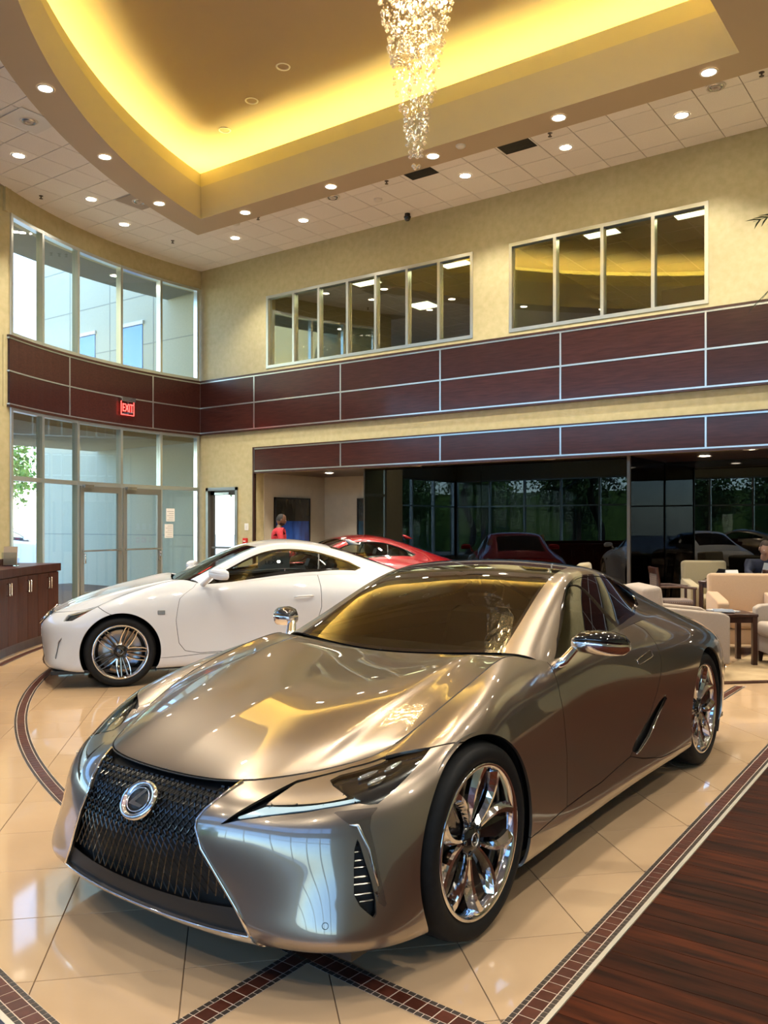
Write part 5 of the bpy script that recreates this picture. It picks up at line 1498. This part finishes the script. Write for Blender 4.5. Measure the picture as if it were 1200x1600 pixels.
# ------------------------------------------------------------------ palm beside the sales floor
def palm(loc, h, label, fr_n=16, fl=1.25, pot=True, group=None):
    t = empty('potted_palm' if pot else 'palm_tree', (*loc, .004 if pot else 0), 0, label, 'palm' if pot else 'tree', group)
    r = random.Random(5)
    k = 1 if pot else 2.2
    tr = [(0.10 * math.sin(i * .5) * k, .06 * math.cos(i * .7) * k, (.45 if pot else 0) + (h - .45) * i / 12) for i in range(13)]
    MB().tube(tr, [.075 * k - .002 * i for i in range(13)], 9).build('trunk', M['bark'], t)
    top = Vector(tr[-1])
    for q in range(fr_n):
        a = 2 * PI * q / fr_n + r.uniform(-.15, .15); up = r.uniform(-.1, 1.0)
        m = MB(); pts = []
        for i in range(9):
            s = i / 8 * fl
            pts.append(top + Vector((math.cos(a) * s * .92, math.sin(a) * s * .92, up * s - .55 * s * s / fl)))
        m.tube(pts, [.012 * k ** .5 * (1 - .8 * i / 8) for i in range(9)], 4)
        for i in range(1, 9):
            for sub in (0, .5):
                p = pts[i - 1].lerp(pts[i], sub); d = (pts[i] - pts[i - 1]).normalized()
                sd_ = d.cross(Vector((0, 0, 1))).normalized()
                for sg in (-1, 1):
                    ln = fl * (.34 - .18 * i / 8)
                    tip = p + (sd_ * sg * .8 + d * .55 + Vector((0, 0, -.12))) * ln
                    wv = d * .012 * k
                    m.add([p - wv, p + wv, p.lerp(tip, .5) + wv + Vector((0, 0, .01)), tip, p.lerp(tip, .5) - wv + Vector((0, 0, .01))], [(0, 1, 2, 3, 4)])
        m.build('frond', M['palm_leaf'], t)
    if pot:
        MB().lathe([(.0001, 0), (.22, 0), (.30, .50), (.31, .52), (.28, .52), (.27, .46), (.0001, .46)], 28).build('pot', M['dark_wood'], t)
    return t
M['bark'] = noisy('palm_bark', (.06, .04, .022), (.16, .11, .06), 9, .9, 5, (1, 1, 6), bump=.8)
M['palm_leaf'] = noisy('palm_leaf', (.015, .035, .010), (.04, .08, .02), 8, .5)
palm((-.86, 8.69), 4.05, 'tall palm in a dark pot whose frond tips reach in at the right edge', 18, 1.15)
# ------------------------------------------------------------------ card in the white car's window
cd = empty('paper_plate_card', (0, 0, 0), 0, 'white printed card standing inside the white coupe window', 'card')
wm = Matrix.Translation(white_car.location) @ Matrix.Rotation(white_car.rotation_euler.z, 4, 'Z')
cd.matrix_world = wm @ Matrix.Translation((-1.80, -.56, 1.03)) @ Matrix.Rotation(PI, 4, 'Z')
MB().box(-.19, .19, -.002, .002, 0, .19).build('sheet', M['paper'], cd)
text('LEXUS', .060, M['ink'], cd, Matrix.Translation((0, -.003, .07)) @ Matrix.Rotation(PI / 2, 4, 'X'), .0005, 1.3)
cm_ = MB().tube([(.022 * math.cos(a), -.003, .125 + .016 * math.sin(a)) for a in [2 * PI * i / 20 for i in range(21)]], .002, 4)
cm_.tube([(.006, -.003, .136), (-.008, -.003, .120), (.014, -.003, .120)], .002, 4); cm_.build('logo', M['ink'], cd)
# ------------------------------------------------------------------ people
M['skin_dark'] = mat('skin_brown', (.14, .065, .038), .5)
M['skin_light'] = mat('skin_light', (.50, .28, .19), .5)
M['hair'] = mat('hair', (.010, .008, .007), .7)
M['hair_brown'] = mat('hair_brown', (.035, .018, .010), .7)
M['red_cloth'] = noisy('red_shirt', (.42, .02, .03), (.55, .035, .05), 30, .8)
M['navy_cloth'] = noisy('navy_jacket', (.010, .014, .03), (.018, .022, .045), 30, .8)
M['dark_cloth'] = noisy('dark_trousers', (.015, .015, .018), (.025, .025, .03), 30, .8)
def skin_body(name, V, E, Rr, m, parent, levels=2):
    me = bpy.data.meshes.new(name)
    me.from_pydata([tuple(v) for v in V], E, [])
    o = bpy.data.objects.new(name, me); COL.objects.link(o)
    sk = o.modifiers.new('skin', 'SKIN'); sk.use_smooth_shade = True
    for i, r in enumerate(Rr):
        me.skin_vertices[0].data[i].radius = r if hasattr(r, '__len__') else (r, r)
    me.skin_vertices[0].data[0].use_root = True
    sb = o.modifiers.new('sub', 'SUBSURF'); sb.levels = levels; sb.render_levels = levels
    dg = bpy.context.evaluated_depsgraph_get()
    ev = o.evaluated_get(dg)
    out = bpy.data.meshes.new_from_object(ev)
    bpy.data.objects.remove(o)
    out.materials.clear()
    for p in out.polygons: p.use_smooth = True
    return link(name, out, m, parent)
def head(parent, c, face, m_skin, m_hair, bald=False, beard=False, size=1.0, tilt=0):
    """head built round centre c, looking along angle face"""
    Mx = Matrix.Translation(c) @ Matrix.Rotation(face, 4, 'Z') @ Matrix.Rotation(tilt, 4, 'Y') @ Matrix.Scale(size, 4)
    def shape(x, y, z):
        # x forward, y side, z up; jaw narrows downward
        k = 1 - .30 * max(0, -z / .12) ** 1.5
        x2 = x * (.098 if x > 0 else .105) * (k if x < 0 else 1 - .16 * max(0, -z / .12)); y2 = y * .078 * k
        return x2, y2
    V, F = [], []
    n, mrows = 20, 14
    for j in range(mrows + 1):
        ph = PI * j / mrows; zz = -.125 * math.cos(ph); rr = max(math.sin(ph), .02) ** .8
        for i in range(n):
            a = 2 * PI * i / n
            x2, y2 = shape(math.cos(a) * rr, math.sin(a) * rr, zz)
            fr_ = max(0, math.cos(a)) ** 12
            x2 += fr_ * (.020 * math.exp(-((zz + .015) / .022) ** 2) + .006 * math.exp(-((zz + .06) / .010) ** 2) + .006 * math.exp(-((zz + .10) / .018) ** 2))
            for s in (-1, 1): x2 -= .010 * math.exp(-((math.degrees(a if a < PI else a - 2 * PI) - s * 24) / 12) ** 2) * math.exp(-((zz - .012) / .014) ** 2)
            V.append(Mx @ Vector((x2, y2, zz)))
    for j in range(mrows):
        for i in range(n): F.append((j * n + i, j * n + (i + 1) % n, (j + 1) * n + (i + 1) % n, (j + 1) * n + i))
    h = MB().add(V, F, True)
    for s in (-1, 1):
        h.loft([[tuple(Mx @ Vector((-.008 + .020 * math.cos(a) * k, s * (.072 + o), -.005 + .032 * math.sin(a) * k))) for a in [2 * PI * q / 8 for q in range(8)]] for k, o in ((.7, 0), (1, .010), (.6, .016))])
    hd = h.build('head', m_skin, parent)
    for s in (-1, 1):
        e = MB().ball(Mx @ Vector((.082, s * .032, .012)), .009, 8, 6); e.build('eye', M['white'], hd)
    lip_ = MB().tube([Mx @ Vector((.090, -.022, -.060)), Mx @ Vector((.100, 0, -.059)), Mx @ Vector((.090, .022, -.060))], .004, 6); lip_.build('mouth', mat('lips', (.30, .12, .10), .5), hd)
    if not bald or beard:
        VV, FF = [], []
        for j in range(mrows + 1):
            ph = PI * j / mrows; zz = -.125 * math.cos(ph); rr = max(math.sin(ph), .02) ** .8
            for i in range(n):
                a = 2 * PI * i / n
                x2, y2 = shape(math.cos(a) * rr, math.sin(a) * rr, zz)
                VV.append(Mx @ Vector((x2 * 1.07 + (-.004 if not beard else .002), y2 * 1.07, zz * 1.06)))
        for j in range(mrows):
            for i in range(n):
                am = 2 * PI * (i + .5) / n; am = am if am < PI else am - 2 * PI; zm = -.125 * math.cos(PI * (j + .5) / mrows)
                cover = (zm > .055 + .02 * math.cos(am)) or (zm > -.05 and abs(am) > R_(80))
                brd = zm < -.045 and abs(am) < R_(115) and not (abs(am) < R_(14) and zm > -.075)
                if (cover and not bald) or (brd and beard) or (bald and beard and zm > -.02 and R_(95) < abs(am)):
                    FF.append((j * n + i, j * n + (i + 1) % n, (j + 1) * n + (i + 1) % n, (j + 1) * n + i))
        MB().add(VV, FF, True).build('hair' if not bald else 'beard', m_hair, hd)
    return hd
def hand(parent, wrist, d, up, m, s=1.0, side=1):
    """relaxed hand from the wrist along d, palm normal up"""
    d = Vector(d).normalized(); up = (Vector(up) - d * d.dot(Vector(up))).normalized(); sd_ = d.cross(up)
    w = Vector(wrist); b = MB()
    b.loft([[tuple(w + d * t * s + sd_ * (x * wd * s) + up * (y * .013 * s)) for x, y in ((-1, -.6), (-.6, -1), (.6, -1), (1, -.6), (1, .6), (.6, 1), (-.6, 1), (-1, .6))] for t, wd in ((-.01, .024), (.03, .034), (.07, .042), (.095, .040))])
    for k, (off, ln) in enumerate(((-.030, .066), (-.010, .076), (.011, .072), (.031, .056))):
        p = w + d * .09 * s + sd_ * off * s
        b.tube([p, p + (d * .55 - up * .12) * ln * s, p + (d * .85 - up * .42) * ln * s, p + (d * .95 - up * .75) * ln * s], [.0095 * s, .009 * s, .0085 * s, .007 * s], 7)
    p = w + d * .028 * s - sd_ * side * .034 * s
    b.tube([p, p + (d * .5 - sd_ * side * .6 - up * .2) * .04 * s, p + (d * 1.1 - sd_ * side * .75 - up * .4) * .05 * s], [.012 * s, .0105 * s, .008 * s], 7)
    return b.build('hand', m, parent)
# man in the red shirt, standing at the alcove, turned to the right and looking down
pr = empty('person', (-12.02, 12.86, 0), 0, 'bearded person in a red shirt standing behind the red car', 'person')
pr.rotation_euler.z = R_(50)
skin_body('shirt', [(0, 0, .98), (0, 0, 1.15), (.01, 0, 1.32), (.0, 0, 1.43), (.0, .18, 1.42), (.0, -.18, 1.42), (.02, .235, 1.28), (.04, .26, 1.15), (.02, -.235, 1.28), (.04, -.26, 1.15)],
          [(0, 1), (1, 2), (2, 3), (3, 4), (3, 5), (4, 6), (6, 7), (5, 8), (8, 9)], [(.17, .13), (.16, .12), (.185, .13), (.12, .09), .075, .075, .062, .058, .062, .058], M['red_cloth'], pr)
skin_body('arms_and_neck', [(0.0, 0, 1.40), (.015, 0, 1.50), (.03, 0, 1.56), (0, .17, 1.41), (.02, .235, 1.28), (.05, .265, 1.12), (.16, .25, .96), (.22, .24, .90), (0, -.17, 1.41), (.02, -.235, 1.28), (.05, -.265, 1.12), (.16, -.25, .96), (.22, -.24, .90)],
          [(0, 1), (1, 2), (0, 3), (3, 4), (4, 5), (5, 6), (6, 7), (0, 8), (8, 9), (9, 10), (10, 11), (11, 12)], [.06, .056, .055, .05, .048, .042, .034, .028, .05, .048, .042, .034, .028], M['skin_dark'], pr)
skin_body('trousers', [(0, 0, 1.0), (0, .0, .90), (0, .10, .80), (.01, .11, .47), (-.02, .115, .09), (0, -.10, .80), (.01, -.11, .47), (-.02, -.115, .09)], [(0, 1), (1, 2), (2, 3), (3, 4), (1, 5), (5, 6), (6, 7)], [(.15, .12), (.16, .13), .095, .07, .055, .095, .07, .055], M['dark_cloth'], pr)
for s in (-1, 1):
    MB().loft([[(x + a * .045, s * .115 + b * .042, z) for a, b in ((-1, -1), (1, -1), (1, 1), (-1, 1))] for x, z in ((-.02, .0), (-.02, .10))]).box(-.06, .19, s * .115 - .045, s * .115 + .045, 0, .07, .02).build('shoe', M['black'], pr)
    hand(pr, (.22, s * .24, .90), (.8, -s * .1, -.6), (0, 0, 1), M['skin_dark'], 1, -s)
head(pr, Vector((.06, 0, 1.64)), 0, M['skin_dark'], M['hair'], True, True, 1.0, R_(14))
# seated person with the laptop
ps = empty('person', (-3.02, 14.12, .0105), R_(-66), 'seated person in a dark jacket looking down at the laptop by the right edge', 'person')
skin_body('jacket', [(0, 0, .50), (.04, 0, .68), (.10, 0, .86), (.14, 0, .97), (.14, .18, .95), (.14, -.18, .95), (.24, .25, .80), (.40, .22, .77), (.24, -.25, .80), (.40, -.22, .77)],
          [(0, 1), (1, 2), (2, 3), (3, 4), (3, 5), (4, 6), (6, 7), (5, 8), (8, 9)], [(.17, .13), (.16, .12), (.185, .13), (.12, .09), .08, .08, .06, .045, .06, .045], M['navy_cloth'], ps)
skin_body('neck', [(.13, 0, .95), (.17, 0, 1.04), (.20, 0, 1.10)], [(0, 1), (1, 2)], [.06, .055, .055], M['skin_light'], ps)
skin_body('trousers', [(0, 0, .52), (.05, .10, .50), (.44, .11, .50), (.46, .11, .09), (.05, -.10, .50), (.44, -.11, .50), (.46, -.11, .09)], [(0, 1), (1, 2), (2, 3), (0, 4), (4, 5), (5, 6)], [(.15, .12), .09, .07, .055, .09, .07, .055], M['dark_cloth'], ps)
for s in (-1, 1):
    MB().box(.40, .66, s * .11 - .045, s * .11 + .045, 0, .08, .02).build('shoe', M['black'], ps)
    hand(ps, (.40, s * .22, .775), (.9, -s * .35, .05), (0, 0, 1), M['skin_light'], 1, -s)
head(ps, Vector((.24, 0, 1.17)), 0, M['skin_light'], M['hair_brown'], False, False, 1.0, R_(22))
st_ = empty('stool_chair', (-3.02, 14.12, .0105), R_(-66), 'dark wood chair under the seated person', 'chair')
MB().box(-.2, .2, -.22, .22, .32, .37, .02).build('seat', M['dark_wood'], st_)
for sx in (-1, 1):
    for sy in (-1, 1): MB().box(sx * .17 - .02, sx * .17 + .02, sy * .19 - .02, sy * .19 + .02, 0, .32).build('leg', M['dark_wood'], st_)
MB().box(-.235, -.205, -.2, .2, .37, .86, .01).build('backrest', M['dark_wood'], st_)
# ------------------------------------------------------------------ outdoors
M['asphalt'] = noisy('asphalt', (.20, .20, .20), (.27, .27, .26), 14, .9, 6)
M['stucco'] = noisy('stucco', (.52, .52, .41), (.57, .57, .46), 30, .9, 6, bump=.1)
M['stucco_joint'] = mat('stucco_joint', (.36, .37, .33), .9)
M['porch'] = mat('porch_soffit', (.46, .42, .30), .8)
M['eave'] = mat('eave_grey', (.20, .20, .18), .8)
M['blue_glass'] = mat('blue_window', (.02, .10, .30), .05, .3, coat=1)
M['mat_blue'] = noisy('door_mat', (.05, .07, .10), (.09, .12, .17), 40, .9)
gd = struct(MB().box(-120, 90, -110, 110, -.6, -.26).build('ground', M['asphalt']), 'pale asphalt around the building')
pv = struct(MB().prism([polar(AC, AR + .3, 174), (-16.5, 13.1), (-16.5, 6.5), (-14.9, 7.4), polar(AC, AR + .3, 206), polar(AC, AR + .3, 200), polar(AC, AR + .3, 194), polar(AC, AR + .3, 188), polar(AC, AR + .3, 181)], -.26, -.02).build('porch_floor', M['mat_blue']), 'blue-grey mat outside the storefront doors')
wg = struct(MB().box(-21.2, -14.93, YW + .25, YW + .6, -.26, 9.6).build('wing_wall', M['stucco']), 'pale stucco wing wall outside the curved windows')
j = MB()
for z in (1.30, 4.75, 5.95, 7.15, 8.3): j.box(-21.2, -14.95, YW + .245, YW + .25, z - .012, z + .012)
for x in (-20.0, -18.3, -16.6): j.box(x - .012, x + .012, YW + .2452, YW + .25, 3.6, 9.6)
j.build('joint', M['stucco_joint'], wg)
for k, (x0, x1, z0, z1) in enumerate(((-19.65, -18.9, 4.3, 6.45), (-17.9, -17.0, 4.3, 6.45))):
    w = MB().box(x0 - .05, x1 + .05, YW + .20, YW + .25, z1, z1 + .09).build('window_%d' % (11 + k), M['white_metal'])
    struct(w, 'blue window in the stucco wing with a white head')
    MB().box(x0, x1, YW + .235, YW + .25, z0, z1).build('pane', M['blue_glass'], w)
po = MB().prism([polar(AC, AR + .3, 174), (-18.85, 13.3), (-18.85, 9.2), polar(AC, AR + 3.0, 206), polar(AC, AR + .3, 207), polar(AC, AR + .3, 200), polar(AC, AR + .3, 194), polar(AC, AR + .3, 188), polar(AC, AR + .3, 181)], 3.42, 3.75)
pso = struct(po.build('porch_roof', M['porch']), 'tan porch soffit over the doors')
ev = arc_box(MB(), AC, 173.5, 209, AR + .3, AR + 1.45, 6.90, 7.3)
evo = struct(ev.build('eave', M['eave']), 'grey eave outside the upper windows')
for i, (a, r, z, par) in enumerate(((203.5, AR + .75, 6.895, evo), (184.5, AR + .75, 6.895, evo), (195.5, AR + 2.2, 3.415, pso))):
    x, y = polar(AC, r, a)
    t = empty('soffit_light', (x, y, z), 0, 'round light under the ' + ['grey eave outside the first upper pane', 'grey eave outside the fourth upper pane', 'porch soffit seen through the upper door glass'][i], 'downlight', 'outdoor soffit lights')
    link('trim_ring', ring_me, M['white_metal'], t); link('lamp', disc_me, M['troffer'] if i == 2 else M['lamp_off'], t, (0, 0, .001))
# parked car outside
suv = copy_tree(white_car)
suv.name = 'parked_car'
tag(suv, 'white car parked outside beyond the left windows', 'car')
cX, cY = -12.6, 33.0
suv.location = (cX * ca - cY * sa, cX * sa + cY * ca, -.26); suv.rotation_euler = (0, 0, R_(36 + 10)); suv.scale = (1.05, 1.08, 1.22)
suv2 = copy_tree(white_car); suv2.name = 'parked_car'
tag(suv2, 'champagne car reflected in the black glass behind the camera', 'car')
recolor(suv2, M['white_paint'], M['tan_paint'])
suv2.location = (-9.4, -2.2, 0); suv2.rotation_euler = (0, 0, R_(172))
# trees
M['leaf'] = noisy('leaf_green', (.06, .13, .022), (.18, .32, .055), 3, .6)
M['leaf_dark'] = noisy('leaf_dark', (.03, .075, .018), (.09, .18, .04), 3, .6)
M['trunk'] = noisy('trunk_bark', (.05, .035, .025), (.11, .08, .055), 8, .9, 5, (1, 1, 5))
def crown_mesh(seed, n=3800, rx=2.4, rz=2.2):
    r = np.random.RandomState(seed)
    c = r.normal(size=(14, 3)); c /= np.linalg.norm(c, axis=1, keepdims=True); c *= np.array([rx * .6, rx * .6, rz * .6])
    p = c[r.randint(0, 14, n)] + r.normal(size=(n, 3)) * np.array([rx, rx, rz]) * .24
    a = r.normal(size=(n, 3)); a /= np.linalg.norm(a, axis=1, keepdims=True)
    b = np.cross(a, r.normal(size=(n, 3))); b /= np.linalg.norm(b, axis=1, keepdims=True)
    s = r.uniform(.07, .15, (n, 1))
    V = np.stack([p - a * s, p + b * s * .6, p + a * s, p - b * s * .6], 1).reshape(-1, 3)
    T = np.arange(4 * n).reshape(-1, 4)
    return npmesh('foliage', V, T, False)
crowns = [crown_mesh(k) for k in range(3)]
trunk_me = MB().tube([(0, 0, 0), (.05, .02, 1.2), (0, 0, 2.6), (.1, .1, 4.0)], [.16, .13, .10, .05], 9).tube([(0, 0, 2.0), (.5, .3, 3.2)], [.07, .04], 6).tube([(0, 0, 2.2), (-.5, -.2, 3.4)], [.07, .04], 6).me('trunk')
rt = random.Random(21)
k = 0
def tree(x, y, s, label, group):
    global k
    t = empty('tree', (x, y, -.26), rt.uniform(0, 6), label, 'tree', group); t.scale = (s, s, s)
    link('trunk', trunk_me, M['trunk'], t)
    link('foliage', crowns[k % 3], M['leaf'] if k % 2 else M['leaf_dark'], t, (0, 0, 4.3))
    k += 1
for i in range(10):
    tree(-34 + i * 2.75 + rt.uniform(-.3, .3), -14.0 - (i % 2) * 5.5 + rt.uniform(-.3, .3), rt.uniform(.80, 1.0), 'leafy tree in the planting outside the street front, mirrored in the glass', 'trees outside the street front')
for i in range(3): palm((-27.5 + i * 6.5, -9.0), 4.2, 'palm outside the street front, mirrored in the glass', 14, 2.0, False, 'palms outside the street front')
hd_ = struct(MB().box(-60, -8, -23.5, -22.5, -.26, 3.6).build('hedge_bank', noisy('hedge', (.05, .11, .02), (.15, .26, .05), 5, .9, 6, bump=1.0)), 'dark hedge across the street')
for cXx, cYy, s in ((-24, 52, 1.5), (-17, 70, 1.6), (-26.5, 46, 1.1)):
    tree(cXx * ca - cYy * sa, cXx * sa + cYy * ca, s, 'distant tree beyond the parked car at the left edge', 'distant trees at the left')
